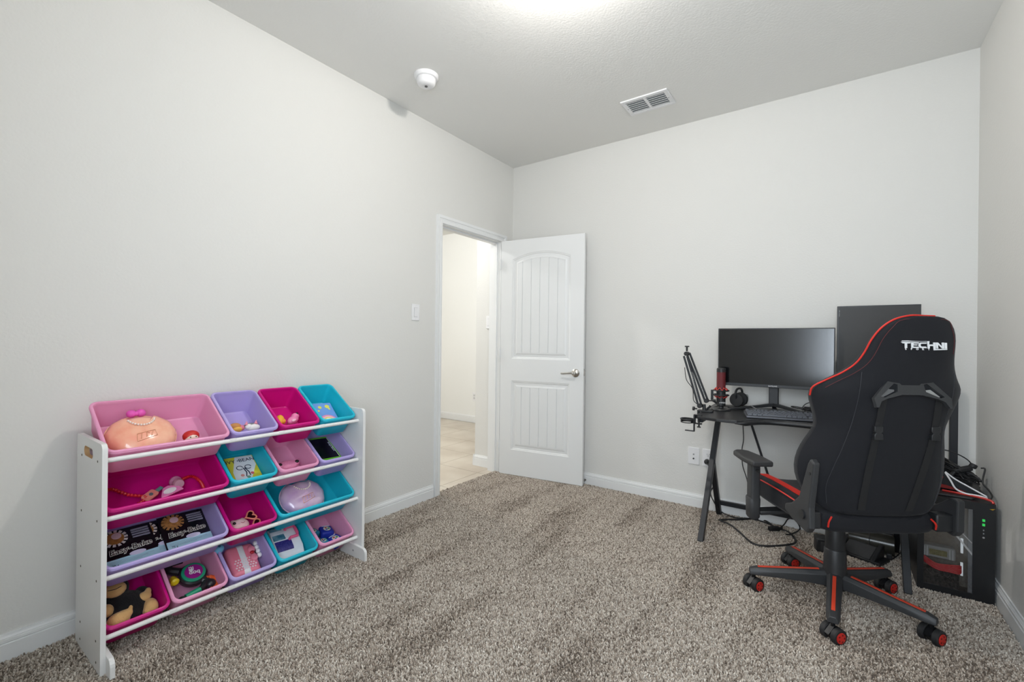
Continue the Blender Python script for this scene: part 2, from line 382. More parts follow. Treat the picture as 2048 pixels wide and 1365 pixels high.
hd.tube(crom([(0.692, -0.048, 0.907), (0.668, -0.052, 0.909), (0.635, -0.050, 0.906), (0.60, -0.046, 0.903), (0.580, -0.043, 0.903)], 5), [0.0095]*5+[0.0085]*5+[0.0075]*5+[0.0072]*5+[0.004], 12)
hd.build('lever_handle', M_nickel, door, label='satin nickel lever handle')
MB().box(DW-0.0005, DW+0.0015, 0.005, 0.030, 0.885, 0.943).box(DW, DW+0.008, 0.011, 0.024, 0.903, 0.925).build('latch_plate', M_nickel, door)
MB().lathe([(0.030, 0), (0.033, 0.003), (0.033, 0.007), (0.027, 0.012), (0.011, 0.016), (0.011, 0.03), (0.003, 0.032)], 24, T((0.692, DT, 0.907)) @ RX(-90)).build('rear_rosette', M_nickel, door)
for z in (0.25, 1.05, 1.83):
    MB().cyl((-0.008, -0.004, z-0.045), (-0.008, -0.004, z+0.045), 0.006, n=10).box(-0.008, 0.0, -0.001, 0.002, z-0.045, z+0.045).build('hinge', M_door, door)
ds_ = thing('door_stop', 'small metal spring door stop on the baseboard behind the door', 'door stop', (0.765, 3.365, 0.034))
MB().tube([(0.005*math.cos(t*0.9), -0.004-0.0011*t*0.9, 0.005*math.sin(t*0.9)) for t in range(0, 50)], 0.0014, 6).build('spring', M_nickel, ds_)
MB().cyl((0, 0, 0), (0, -0.006, 0), 0.009, n=14).build('base', M_nickel, ds_)
MB().cyl((0, -0.052, 0), (0, -0.064, 0), 0.007, n=14).build('tip', M_plast, ds_)

# ---- light switch, wall plates, smoke alarm, vent
def rocker(name, label, M, w_=0.070, h_=0.115):
    t = thing(name, label, 'switch', M=M)
    MB().box(-w_/2, w_/2, -0.006, 0, -h_/2, h_/2).build('plate', M_plast, t, bevel=0.0025)
    MB().box(-0.0168, 0.0168, -0.0065, -0.0055, -0.0335, 0.0335).build('gap', mat('switch gap', (0.35, 0.35, 0.36), 0.7), t)
    MB().prism([(-0.010, 0.032), (-0.0075, -0.032), (-0.004, -0.032), (-0.004, 0.032)], -0.0158, 0.0158, 0).build('rocker_paddle', M_plast, t)
    for z in (-0.048, 0.048): MB().cyl((0, -0.0055, z), (0, -0.0072, z), 0.003, n=10).build('screw', M_plast, t)
    return t
rocker('light_switch', 'white rocker light switch on the left wall beside the doorway', T((0, 2.205, 1.354)) @ RZ(90))
rocker('light_switch', 'white rocker light switch on the hall wall seen through the doorway', T((-0.178, 3.275, 1.329)))
t = thing('coax_wall_plate', 'white cable wall plate with two small jacks left of the desk leg', 'wall plate', (1.603, D, 0.358))
MB().box(-0.038, 0.038, -0.006, 0, -0.060, 0.060).build('plate', M_plast, t, bevel=0.0025)
MB().cyl((0, -0.006, 0.012), (0, -0.010, 0.012), 0.005, n=12).build('jack', mat('jack grey', (0.3, 0.3, 0.3), 0.4), t)
MB().cyl((0, -0.006, -0.018), (0, -0.012, -0.018), 0.0055, n=12).build('jack', M_dark, t)
t = thing('power_outlet', 'white duplex power outlet with a black plug behind the desk leg', 'outlet', (1.700, D, 0.358))
MB().box(-0.038, 0.038, -0.006, 0, -0.060, 0.060).build('plate', M_plast, t, bevel=0.0025)
for z in (0.021, -0.021):
    s_ = MB().prism([(a, b+z) for a, b in rrect(0.034, 0.030, 0.009)], -0.0075, -0.005, 1).build('socket', M_plast, t)
    MB().box(-0.0075, -0.0055, -0.0082, -0.007, z, z+0.008).box(0.0055, 0.0075, -0.0082, -0.007, z, z+0.008).cyl((0, -0.007, z-0.007), (0, -0.0082, z-0.007), 0.0025, n=10).build('slot', M_dark, s_)
pl = thing('black_plug', 'round black plug in the lower socket behind the desk leg', 'plug', (1.695, D-0.008, 0.334))
MB().lathe([(0.016, 0), (0.018, 0.004), (0.017, 0.022), (0.010, 0.030), (0.004, 0.034)], 20, RX(90)).build('body', M_rubber, pl)
t = thing('hall_outlet', 'small white outlet on the far hall wall', 'outlet', (-1.755, 4.95, 0.36))
MB().box(-0.036, 0.036, -0.006, 0, -0.06, 0.06).build('plate', M_plast, t, bevel=0.002)
for z in (0.02, -0.02): MB().box(-0.016, 0.016, -0.008, -0.005, z-0.014, z+0.014).build('socket', mat('hall socket', (0.6, 0.6, 0.6), 0.5), t, bevel=0.004)
t = thing('smoke_alarm', 'round white smoke alarm on the ceiling near the left wall', 'smoke alarm', (0.405, 1.900, H))
MB().lathe([(0.072, 0), (0.072, -0.012), (0.066, -0.021), (0.060, -0.023)], 40).build('mounting_ring', M_plast, t)
MB().lathe([(0.056, -0.022), (0.057, -0.030), (0.0555, -0.044), (0.049, -0.056), (0.040, -0.063), (0.016, -0.066), (0.010, -0.064)], 40).build('dome', M_plast, t)
MB().lathe([(0.0085, -0.060), (0.0085, -0.0675), (0.003, -0.068)], 16).build('test_button', mat('button grey', (0.12, 0.12, 0.12), 0.6), t)
t = thing('ceiling_vent', 'white rectangular ceiling air vent with two rows of slats', 'vent', (1.396, 2.935, H))
vx, vy = 0.152, 0.103
vf = MB(); ix, iy = 0.124, 0.074
vf.box(-vx, vx, -vy, -iy, -0.010, 0).box(-vx, vx, iy, vy, -0.010, 0).box(-vx, -ix, -iy, iy, -0.010, 0).box(ix, vx, -iy, iy, -0.010, 0).box(-0.009, 0.009, -iy, iy, -0.010, 0)
vf.build('frame', M_plast, t, bevel=0.003)
MB().box(-ix, ix, -iy, iy, -0.0015, -0.0005).build('backing', mat('duct grey', (0.22, 0.235, 0.25), 0.8), t)
for sx in (-1, 1):
    for k in range(6):
        yc = -iy + (k+0.5)*2*iy/6
        a = MB().prism([(yc-0.0075, -0.0098), (yc+0.0005, -0.0092), (yc+0.0065, -0.0022), (yc-0.0015, -0.0028)], min(sx*0.009, sx*ix), max(sx*0.009, sx*ix), 0)
        a.build('slat', M_plast, t, smooth=False)
for x, y in ((-0.134, 0.0), (0.134, 0.0)): MB().cyl((x, y, -0.010), (x, y, -0.012), 0.003, n=8).build('screw', M_grey, t)

# ---- lamps
def dome_lamp(name, label, loc, r, watts, col=(1.0, 0.955, 0.90)):
    t = thing(name, label, 'ceiling lamp', loc)
    MB().lathe([(0.165, 0), (0.172, -0.010), (0.172, -0.034), (0.165, -0.036), (0.160, -0.012), (0.03, -0.010), (0.02, -0.03)], 32).build('shading_canopy', M_nickel, t)  # unseen pan, rim shaped to keep direct light off the nearby ceiling
    l = bpy.data.lights.new('bulb', 'POINT'); l.energy = watts; l.color = col; l.shadow_soft_size = r
    o = bpy.data.objects.new('bulb', l); COL.objects.link(o); o.parent = t; o.location = (0, 0, -0.062)
    return t
dome_lamp('ceiling_lamp', 'round globe ceiling lamp at the middle of the bedroom', (1.52, 1.55, H), 0.05, LAMP_L)
dome_lamp('hall_lamp', 'round globe ceiling lamp in the hall', (-1.35, 2.75, H), 0.05, HALL_L, (1.0, 0.985, 0.955))

# ---- the hall beyond the doorway
struct('floor_hall', MB().box(-3.2, -0.045, 1.0, 4.95, -0.035, -0.012), mat('grout', '#a99f92', 0.9), 'hall floor of large beige tiles beyond the doorway', 'tile floor', smooth=False)
fh = bpy.data.objects['floor_hall']
M_tile = mat('beige tile', '#cdc4b6', 0.35, var=(2.2, '#b7ab9b'), bump=(6, 0.05, 0.004))
xs = [-0.15-0.457*k for k in range(-1, 8)]; ys = [3.55+0.457*k for k in range(-6, 4)]
for i in range(len(xs)-1):
    for j in range(len(ys)-1):
        x1, x0 = min(xs[i], -0.045)-0.002, max(xs[i+1], -3.2)+0.002
        y0, y1 = max(ys[j], 1.0)+0.002, min(ys[j+1], 4.95)-0.002
        if x1-x0 > 0.02 and y1-y0 > 0.02: MB().box(x0, x1, y0, y1, -0.02, -0.009).build('tile', M_tile, fh, smooth=False)
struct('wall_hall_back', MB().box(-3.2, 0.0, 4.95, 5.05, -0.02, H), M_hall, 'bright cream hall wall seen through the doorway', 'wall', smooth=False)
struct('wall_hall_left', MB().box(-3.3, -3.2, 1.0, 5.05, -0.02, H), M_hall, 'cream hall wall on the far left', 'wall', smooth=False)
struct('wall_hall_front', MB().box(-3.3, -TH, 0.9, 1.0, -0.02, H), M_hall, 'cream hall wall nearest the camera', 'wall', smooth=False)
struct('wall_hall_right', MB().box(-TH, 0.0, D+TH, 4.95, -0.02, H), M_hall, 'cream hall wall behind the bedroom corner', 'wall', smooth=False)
struct('wall_hall_stub', MB().box(-0.335, -TH, 3.275, 3.41, -0.02, H), M_wall, 'short hall wall end beside the door frame with a light switch', 'wall', smooth=False)
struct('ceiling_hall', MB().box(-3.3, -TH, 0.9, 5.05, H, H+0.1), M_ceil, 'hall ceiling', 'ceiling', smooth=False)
struct('baseboard_hall_back', MB().prism([(4.95-a, b) for a, b in BP], -3.2, -TH, 0), M_trim, 'white baseboard along the far hall wall', 'baseboard', smooth=False)
hb = MB().prism([(3.275-a, b) for a, b in BP], -0.349, -TH-0.015, 0).prism([(-0.335-a, b) for a, b in BP], 3.262, 3.41, 1)
struct('baseboard_hall_stub', hb, M_trim, 'white baseboard around the short hall wall end', 'baseboard', smooth=False)

# ================================================================== TOY ORGANIZER
PY0, PY1 = 0.450, 1.512             # outer faces of the two side panels
PT = 0.015
sh = thing('toy_organizer', 'white toy organizer frame holding four rows of tilted plastic bins', 'shelf', (0, 0, 0))
def side_panel(y0, y1):
    mb = MB()
    x0, x1, zt = 0.058, 0.383, 0.790
    def arcp(cx, cz, r, a0, a1, n=6): return [(cx+r*math.cos(R(a0+(a1-a0)*i/n)), cz+r*math.sin(R(a0+(a1-a0)*i/n))) for i in range(n+1)]
    # outline split around the hand hole: lower body, then four pieces round the hole
    hx0, hx1, hz0, hz1 = 0.155, 0.268, 0.722, 0.758
    low = [(x0, 0.010), (x0+0.012, 0.0), (x1, 0.0), (x1, hz0), (hx1-0.014, hz0)] + [(hx0+0.014, hz0), (x0, hz0)]
    mb.prism(low, y0, y1, 1)
    hole_r = arcp(hx1-0.016, (hz0+hz1)/2, 0.018, -90, 90, 8)
    hole_l = arcp(hx0+0.016, (hz0+hz1)/2, 0.018, 90, 270, 8)
    zc = (hz0+hz1)/2
    mb.prism([(hx1-0.016, zc-0.018)] + hole_r[1:] + [(hx1-0.016, zt), ] + [(x1-0.025, zt)] + arcp(x1-0.02, zt-0.02, 0.02, 80, 0, 5) + [(x1, zc-0.018)], y0, y1, 1)
    mb.prism([(x0, zc-0.018), (hx0+0.016, zc-0.018)] + hole_l[1:-1][::-1] + [(hx0+0.016, zc+0.018), (hx0+0.016, zt)] + arcp(x0+0.008, zt-0.008, 0.008, 90, 180, 3), y0, y1, 1)
    mb.prism([(hx0+0.016, zc+0.018), (hx1-0.016, zc+0.018), (hx1-0.016, zt), (hx0+0.016, zt)], y0, y1, 1)
    return mb
ROWZ = [0.725, 0.518, 0.310, 0.102]
RODX, RODR = 0.338, 0.0088
for y0, y1, s in ((PY0, PY0+PT, -1), (PY1-PT, PY1, 1)):
    pn = side_panel(y0, y1).build('side_panel', M_woodw, sh, smooth=False)
    yo = y0 if s < 0 else y1
    for z in ROWZ:
        for xx, zz in ((0.125, z-0.008), (0.330, z)):
            MB().cyl((xx, yo-0.0008, zz), (xx, yo+0.0008, zz), 0.0042, n=12).build('screw', mat('screw brown', '#4b4034', 0.6), pn)
    for xx, zz in ((0.125, 0.03), (0.335, 0.03)):
        MB().cyl((xx, yo-0.0008, zz), (xx, yo+0.0008, zz), 0.0042, n=12).build('screw', mat('screw brown', '#4b4034', 0.6), pn)
    a, b = (y1, y1+PT) if s < 0 else (y0-PT, y0)
    ft = MB().prism([(0.215, 0.0), (0.430, 0.0), (0.430, 0.040), (0.428, 0.050), (0.422, 0.058), (0.410, 0.064), (0.330, 0.068), (0.215, 0.068)], a, b, 1).build('stabilizer_foot', M_woodw, sh, bevel=0.002, smooth=False)
    MB().cyl((0.33, b+0.0006 if s < 0 else a-0.0006, 0.035), (0.33, b if s < 0 else a, 0.035), 0.005, n=12).build('screw', M_grey, ft)
    MB().tube([(0.268-0.02, y0-0.0004 if s < 0 else y1+0.0004, 0.758)] * 1 + [(0.2, y0-0.0004 if s < 0 else y1+0.0004, 0.758)], 0.0004, 4).build('hand_hole_edge', M_mdf, pn) 
    zc = 0.740
    MB().loft([[(0.2115+sx*0.0405+0.0179*math.cos(R(q)), yy, zc+0.0179*math.sin(R(q))) for sx, q in [(1, -90+22.5*i) for i in range(9)] + [(-1, 90+22.5*i) for i in range(9)]] for yy in (y0+0.0004, y1-0.0004)], caps=False).build('hand_hole_lining', M_mdf, pn)
for z in ROWZ:
    MB().cyl((RODX, PY0+PT, z), (RODX, PY1-PT, z), RODR, n=14).build('front_rod', M_woodw, sh)
    MB().cyl((0.121, PY0+PT, z-0.010), (0.121, PY1-PT, z-0.010), RODR, n=14).build('rear_rod', M_woodw, sh)

TILT = 33.0
BL, BD = 0.293, 0.122               # rim length, depth of a bin
SLOT0, PITCH = PY0+PT+0.0025, 0.2056
XF, DZF = 0.3395, 0.0248
COLS = {'pink': ('#f0a9cf', '#ffb9de'), 'magenta': ('#e61696', '#e61696'), 'lavender': ('#d0c0f6', '#d0c0f6'), 'teal': ('#2ad6ec', '#2ad6ec')}
for k, (a, b) in COLS.items(): mat('bin '+k, b, 0.32, trans=0.30)
_bin_mesh = {}
def bin_meshes(n):
    if n in _bin_mesh: return _bin_mesh[n]
    w_ = n*PITCH-0.0045
    def ring(dx, dy0, dy1, z, r): return [(x, y, z) for x, y in rrect(w_-2*dx, BL-dy0-dy1, r, 5, 0, dy0+(BL-dy0-dy1)/2)]
    body = MB().loft([ring(0.024, 0.024, 0.024, -BD, 0.016), ring(0.019, 0.019, 0.019, -BD+0.004, 0.02), ring(0.0075, 0.0075, 0.0075, -0.004, 0.022), ring(0.0075, 0.0075, 0.0075, -0.001, 0.022),
                      ring(0.0105, 0.0105, 0.0105, -0.001, 0.02), ring(0.0215, 0.0215, 0.0215, -BD+0.006, 0.018), ring(0.0265, 0.0265, 0.0265, -BD+0.003, 0.014)])
    rim = MB().loft([ring(0.004, 0.004, 0.004, -0.013, 0.026), ring(0.0, 0.0, 0.0, -0.011, 0.03), ring(0.0, 0.0, 0.0, -0.006, 0.03), ring(0.0035, 0.0035, 0.0035, -0.004, 0.028), ring(0.001, 0.001, 0.001, -0.0015, 0.029), ring(0.004, 0.004, 0.004, 0.0008, 0.027), ring(0.010, 0.010, 0.010, 0.0006, 0.022),
                     ring(0.0118, 0.0118, 0.0118, -0.004, 0.02), ring(0.0125, 0.0125, 0.0125, -0.012, 0.02)] + [ring(0.004, 0.004, 0.004, -0.013, 0.026)], caps=False)
    _bin_mesh[n] = (body.mesh('bin_body', angle=50), rim.mesh('bin_rim', angle=50)); return _bin_mesh[n]
ROWS = [[('pink', 2, 'large pink bin at the left end of the top row'), ('lavender', 1, 'small lavender bin in the top row'), ('magenta', 1, 'small magenta bin in the top row'), ('teal', 1, 'small teal bin at the right end of the top row')],
        [('magenta', 2, 'large magenta bin at the left end of the second row'), ('teal', 1, 'small teal bin in the second row holding a yellow book'), ('pink', 1, 'small pink bin in the second row'), ('lavender', 1, 'small lavender bin at the right end of the second row')],
        [('lavender', 2, 'large lavender bin of black baking mix packets in the third row'), ('magenta', 1, 'small magenta bin in the third row holding heart sunglasses'), ('teal', 2, 'large teal bin at the right end of the third row')],
        [('magenta', 1, 'small magenta bin at the left end of the bottom row'), ('pink', 1, 'small pink bin in the bottom row second from the left'), ('lavender', 1, 'small lavender bin in the middle of the bottom row'), ('teal', 1, 'small teal bin in the bottom row second from the right'), ('pink', 1, 'small pink bin at the right end of the bottom row')]]
c_, s_ = math.cos(R(TILT)), math.sin(R(TILT))
BROT = Matrix(((0, -c_, s_, 0), (1, 0, 0, 0), (0, s_, c_, 0), (0, 0, 0, 1)))
BIN = {}
for r_i, row in enumerate(ROWS):
    slot = 0
    for k, (colr, n, lab) in enumerate(row):
        yc = SLOT0 + (slot + n/2)*PITCH
        Mx = T((XF, yc, ROWZ[r_i]+DZF)) @ BROT
        b = thing('storage_bin', lab, 'bin', M=Mx, group='plastic bins on the toy organizer')
        bo, ri = bin_meshes(n)
        for nm, me in (('body', bo), ('rim', ri)):
            me2 = me.copy(); me2.materials.append(MATS['bin '+colr]); link(nm, me2, b)
        BIN[(r_i, k)] = Mx
        slot += n
        if slot < 5:
            yb = SLOT0 + slot*PITCH
            MB().box(RODX-0.004, RODX+0.0085, yb-0.014, yb+0.014, ROWZ[r_i]-0.003, ROWZ[r_i]+0.0095).build('rod_clip', M_woodw, sh, bevel=0.003)
FLZ = -BD+0.0035                    # bin floor in bin coordinates
def inbin(name, label, cat, rc, x, y, z=0.0, rx=0, ry=0, rz=0, group=None):
    """a thing lying in bin rc; x across, y from the front rim to the rear, z above the bin floor"""
    return thing(name, label, cat, M=BIN[rc] @ T((x, y, FLZ+z)) @ RZ(rz) @ RX(rx) @ RY(ry), group=group)
# ================================================================== TOYS IN THE BINS
def pearl_shell(label, rc, x, y, z, rx, rz, c1, c2, bow_col, gold):
    t = inbin('clam_shell_case', label, 'toy case', rc, x, y, z, rx=rx, rz=rz)
    Ms = mat('shell '+c1, c1, 0.22, var=(14, c2), coat=0.6)
    n, k_ = 48, 14; vs = []
    secs = []
    for i in range(k_+1):
        a = -PI/2 + PI*i/k_
        ring = []
        for j in range(n):
            q = 2*PI*j/n; r = math.cos(a)
            ridge = 1 + 0.018*math.cos(13*q)*abs(r)**2*(1 if math.sin(q) < 0.75 else 0.3)
            ring.append((0.112*r*math.cos(q)*ridge, (0.098*r*math.sin(q)-(0.012 if math.sin(q) > 0.9 else 0))*ridge, 0.052*math.sin(a)*abs(math.sin(a))**-0.15 if abs(math.sin(a)) > 1e-3 else 0))
        secs.append(ring)
    MB().loft(secs).build('shell', Ms, t)
    seam = [(0.113*math.cos(q), 0.099*math.sin(q), 0) for q in [2*PI*j/40 for j in range(40)]]
    MB().tube(seam, 0.0022, 6, closed=True).build('seam', mat('shell seam '+c1, c2, 0.3), t)
    b = MB()
    for s in (-1, 1): b.ball((s*0.015, 0.108, 0.010), (0.017, 0.016, 0.015))
    b.ball((0, 0.104, 0.013), 0.010)
    b.build('bow_clasp', mat('bow '+bow_col, bow_col, 0.4), t)
    pm = MB().ball((0, 0, 0), 0.0042, 10, 6).mesh('pearl'); pm.materials.append(mat('pearl', '#f6e6dc', 0.2, coat=0.6))
    for i in range(13):
        q = R(200+140*i/12); px_, py_ = 0.044*math.cos(q), 0.066+0.050*math.sin(q)
        zz = 0.052*math.sqrt(max(0.02, 1-(px_/0.112)**2-(py_/0.098)**2))
        o = link('pearl', pm, t); o.location = (px_, py_, zz+0.004)
    g = mat('gold ink', gold, 0.35, 0.5)
    e = MB()
    def on(px_, py_): return (px_, py_, 0.052*math.sqrt(max(0.02, 1-(px_/0.112)**2-(py_/0.098)**2))+0.0035)
    for seg in ([(-0.030, -0.052), (-0.028, -0.022), (0.030, -0.012), (0.034, -0.036), (-0.030, -0.052)], [(-0.018, -0.044), (-0.014, -0.024)], [(0.0, -0.038), (0.002, -0.020), (0.010, -0.024)], [(0.016, -0.036), (0.022, -0.018)]):
        pts = [on(*p) for p in seg]; e.tube(pts, 0.0013, 5)
    e.build('gold_emblem', g, t, label='faint gold outlined emblem')
    return t
pearl_shell('peach clam shell toy case with magenta bow and pearls in the large pink bin', (0, 0), -0.063, 0.135, 0.052, 12, 0, '#f0a287', '#f7c0a0', '#e256b6', '#ecb491')
pearl_shell('pearly lilac clam shell toy case in the large teal bin', (2, 2), -0.018, 0.126, 0.050, 12, 0, '#c9a5cc', '#e0c3d6', '#c79ac9', '#d9b48f')

t = inbin('round_doll_head_toy', 'small round toy with cream face and red hair in the large pink bin', 'toy', (0, 0), 0.098, 0.098, 0.040)
MB().ball((0, 0, -0.022), (0.026, 0.024, 0.018)).build('body', mat('toy teal body', '#58a79b', 0.5), t)
MB().ball((0, 0, 0), (0.026, 0.022, 0.024)).build('face', mat('cream vinyl', '#f3dccb', 0.5), t)
MB().ball((0, 0.008, 0.004), (0.031, 0.024, 0.024)).build('hair', mat('red vinyl hair', '#c3241f', 0.45), t)
for s in (-1, 1): MB().ball((s*0.010, -0.013, 0.018), (0.0025, 0.0025, 0.0022), 8, 6).build('eye', M_blackg, t)

t = inbin('burger_toy', 'tiny burger shaped toy at the left of the lavender top-row bin', 'toy', (0, 1), -0.036, 0.112, 0.044)
MB().ball((0, 0, -0.020), (0.022, 0.016, 0.016)).build('base', mat('toy brown', '#7a4a2a', 0.6), t)
MB().ball((0, 0.008, 0.006), (0.026, 0.017, 0.016)).build('bun', mat('bun', '#c98a4a', 0.6), t)
MB().ball((0.004, -0.008, 0.0), (0.024, 0.012, 0.015)).build('cheese', mat('cheese', '#eab54c', 0.5), t)
MB().ball((0.026, 0.0, 0.0), (0.014, 0.013, 0.014)).build('filling', mat('toy pink filling', '#d97a8f', 0.5), t)
t = inbin('kitten_toy', 'tiny grey and white kitten toy with pink ears in the lavender top-row bin', 'toy', (0, 1), 0.038, 0.102, 0.046)
MB().ball((0.004, 0, -0.018), (0.022, 0.018, 0.018)).build('tummy', mat('toy grey belly', '#9a98a0', 0.6), t)
MB().ball((0, 0, 0), (0.030, 0.018, 0.016)).ball((-0.02, 0.004, 0.004), (0.016, 0.014, 0.014)).build('body', mat('toy white', '#ece8e4', 0.6), t)
MB().ball((-0.012, 0.012, 0.004), (0.028, 0.012, 0.012)).build('grey_back', mat('toy grey', '#75747c', 0.6), t)
for dx in (0.012, -0.030): MB().cyl((dx, 0.010, 0.010), (dx+0.006, 0.026, 0.020), 0.009, 0.001, 10).build('ear', mat('ear pink', '#e591a5', 0.6), t)

t = inbin('yellow_toy_cup', 'yellow rounded toy at the left of the magenta top-row bin', 'toy', (0, 2), -0.034, 0.126, 0.046, rz=-25)
MB().ball((0, 0, -0.018), (0.016, 0.026, 0.018)).build('base', mat('toy amber', '#d8962a', 0.4), t)
MB().ball((0, 0, 0), (0.020, 0.034, 0.020)).build('body', mat('toy yellow', '#f0b92f', 0.4), t)
MB().ball((0.014, -0.012, 0.006), (0.012, 0.016, 0.012)).build('handle_lobe', mat('toy yellow2', '#e59a2b', 0.4), t)
t = inbin('pink_fish_toy', 'small pink fish-like toy with a dark eye in the magenta top-row bin', 'toy', (0, 2), 0.028, 0.116, 0.046, rz=25)
MB().ball((0, 0, -0.018), (0.026, 0.018, 0.018)).build('belly', mat('toy rose', '#d96a9c', 0.45), t)
MB().ball((0, 0, 0), (0.034, 0.020, 0.018)).ball((0.022, 0.008, 0.006), (0.020, 0.018, 0.016)).build('body', mat('toy pink', '#ec86b6', 0.45), t)
MB().ball((0.032, 0.010, 0.020), (0.006, 0.006, 0.004), 10, 6).build('eye', M_blackg, t)
MB().ball((-0.012, -0.012, 0.012), (0.014, 0.008, 0.006)).build('fin', mat('toy pale pink', '#f6c2d6', 0.45), t)

def book(name, label, rc, x, y, z, w_, h_, th, cover, rx=0, rz=0):
    t = inbin(name, label, 'book', rc, x, y, z, rx=rx, rz=rz)
    MB().box(-w_/2+0.002, w_/2-0.002, -h_/2+0.002, h_/2-0.002, 0.001, th-0.001).build('pages', M_white, t)
    MB().box(-w_/2, w_/2, -h_/2, h_/2, th-0.001, th).box(-w_/2, w_/2, -h_/2, h_/2, 0, 0.001).box(-w_/2, -w_/2+0.0012, -h_/2, h_/2, 0, th).build('cover', mat('cover '+name, cover, 0.35), t)
    return t
t = book('rainbow_book', 'small blue picture book with a rainbow in the teal top-row bin', (0, 3), 0.012, 0.130, 0.042, 0.100, 0.150, 0.006, '#6f9de0', rz=-4, rx=6)
for k, (rr, cc) in enumerate(((0.048, '#ef8fb6'), (0.040, '#f6c1d3'), (0.032, '#f3dc6a'), (0.024, '#f7f2f2'))):
    flat('rainbow_band', [(-0.004+rr*math.cos(R(a)), -0.060+rr*math.sin(R(a))) for a in range(0, 181, 15)], 0.006, 0.0062+0.0002*k, mat('print '+cc, cc, 0.5), t)
for x, y, r_ in ((-0.02, 0.045, 0.010), (0.022, 0.048, 0.013), (0.028, 0.03, 0.006), (-0.035, 0.02, 0.006)):
    MB().cyl((x, y, 0.006), (x, y, 0.0064), r_, n=14).build('printed_star', mat('print star', '#e7df5c', 0.5), t)

# second row -------------------------------------------------------
def beadcord(label, rc, pts, r=0.0056):
    t = inbin('beaded_cord', label, 'cord', rc, 0, 0, 0)
    P = crom(pts, 12); MB().tube(P, [r*(1+0.28*(-1)**i) for i in range(len(P))], 8).build('cord', mat('red beads', '#d3202c', 0.35), t)
    return t
beadcord('red beaded cord loop at the left of the large magenta bin', (1, 0), [(-0.180, 0.110, 0.012), (-0.170, 0.175, 0.008), (-0.135, 0.205, 0.008), (-0.095, 0.150, 0.018), (-0.050, 0.110, 0.026), (-0.095, 0.085, 0.018), (-0.14, 0.092, 0.014), (-0.175, 0.106, 0.012)])
beadcord('red beaded cord loop at the right of the large magenta bin', (1, 0), [(0.070, 0.150, 0.018), (0.100, 0.178, 0.014), (0.132, 0.180, 0.014), (0.150, 0.145, 0.014), (0.150, 0.098, 0.018), (0.142, 0.060, 0.022)])
t = inbin('coral_tag', 'coral toy tag with eyelet and grey-green clip in the large magenta bin', 'tag', (1, 0), -0.035, 0.114, 0.024, rz=35)
MB().prism(rrect(0.055, 0.034, 0.008), 0, 0.006, 2).build('tag_body', mat('coral', '#e58b80', 0.5), t)
MB().cyl((0.004, 0, 0.006), (0.004, 0, 0.0085), 0.007, n=16).build('eyelet', mat('eyelet', '#5d6c72', 0.4), t)
MB().box(0.026, 0.056, -0.010, 0.006, 0.001, 0.006).build('clip', mat('clip green', '#5e8a86', 0.5), t, bevel=0.002)
t = inbin('pink_name_badge', 'pink toy badge with white oval in the large magenta bin', 'badge', (1, 0), 0.026, 0.104, 0.034, rz=18)
MB().prism([(-0.045, -0.018), (0.045, -0.018), (0.040, 0.012), (0.010, 0.030), (-0.012, 0.026)], 0, 0.007, 2).build('badge_body', mat('badge pink', '#ea86bd', 0.45), t, bevel=0.003)
MB().lathe([(0.021, 0.007), (0.021, 0.009), (0.002, 0.0092)], 24, Matrix.Diagonal((1.15, 0.62, 1, 1))).build('oval_label', M_white, t)
t = inbin('pink_bottle_charm', 'translucent pink bottle charm in the large magenta bin', 'toy', (1, 0), 0.064, 0.140, 0.036, rx=-30)
MB().lathe([(0.004, -0.020), (0.017, -0.018), (0.020, -0.004), (0.017, 0.008), (0.012, 0.012), (0.012, 0.018), (0.004, 0.020)], 20, RX(-90)).build('bottle', mat('blush plastic', '#ecc0d2', 0.25, trans=0.4), t)
MB().lathe([(0.014, 0.018), (0.022, 0.024), (0.022, 0.032), (0.010, 0.042), (0.002, 0.043)], 20, RX(-90)).build('cap', mat('blush cap', '#e49cc4', 0.25, trans=0.4), t)

t = book('chapter_book', 'yellow chapter book with white title cover in the teal second-row bin', (1, 1), 0.018, 0.150, 0.024, 0.122, 0.150, 0.010, '#e6d93a', rz=-2)
flat('white_banner', [(-0.052, -0.075), (0.012, -0.075), (0.058, 0.010), (0.058, 0.0735), (-0.016, 0.0735), (-0.050, -0.020)], 0.010, 0.0103, M_white, t)
M_ink = mat('navy ink', '#1f2a44', 0.6)
text('title_lettering', 'IVY', 0.028, M_ink, t, T((-0.042, 0.046, 0.0106)))
text('title_lettering', '+', 0.020, M_ink, t, T((-0.010, 0.048, 0.0106)))
text('title_lettering', 'BEAN', 0.028, M_ink, t, T((0.028, 0.048, 0.0106)))
dz = 0.0108; d = MB()
for s in (-1, 1): d.tube([(0.002+s*0.018+0.013*math.cos(R(a)), 0.002+0.012*math.sin(R(a)), dz) for a in range(0, 330, 15)], 0.0017, 5)
d.tube([(-0.002, -0.002, dz), (0.004, -0.03, dz), (-0.004, -0.055, dz)], 0.0022, 5).tube([(0.004, -0.002, dz), (0.014, -0.03, dz), (0.014, -0.052, dz)], 0.0022, 5)
d.build('line_drawing', M_ink, t)
for x, y, cc in ((-0.018, -0.045, '#d98f86'), (0.026, -0.040, '#c65b68'), (0.004, -0.060, '#7fae8e')): MB().cyl((x, y, 0.0103), (x, y, 0.0106), 0.008, n=12).build('printed_patch', mat('print '+cc, cc, 0.6), t)

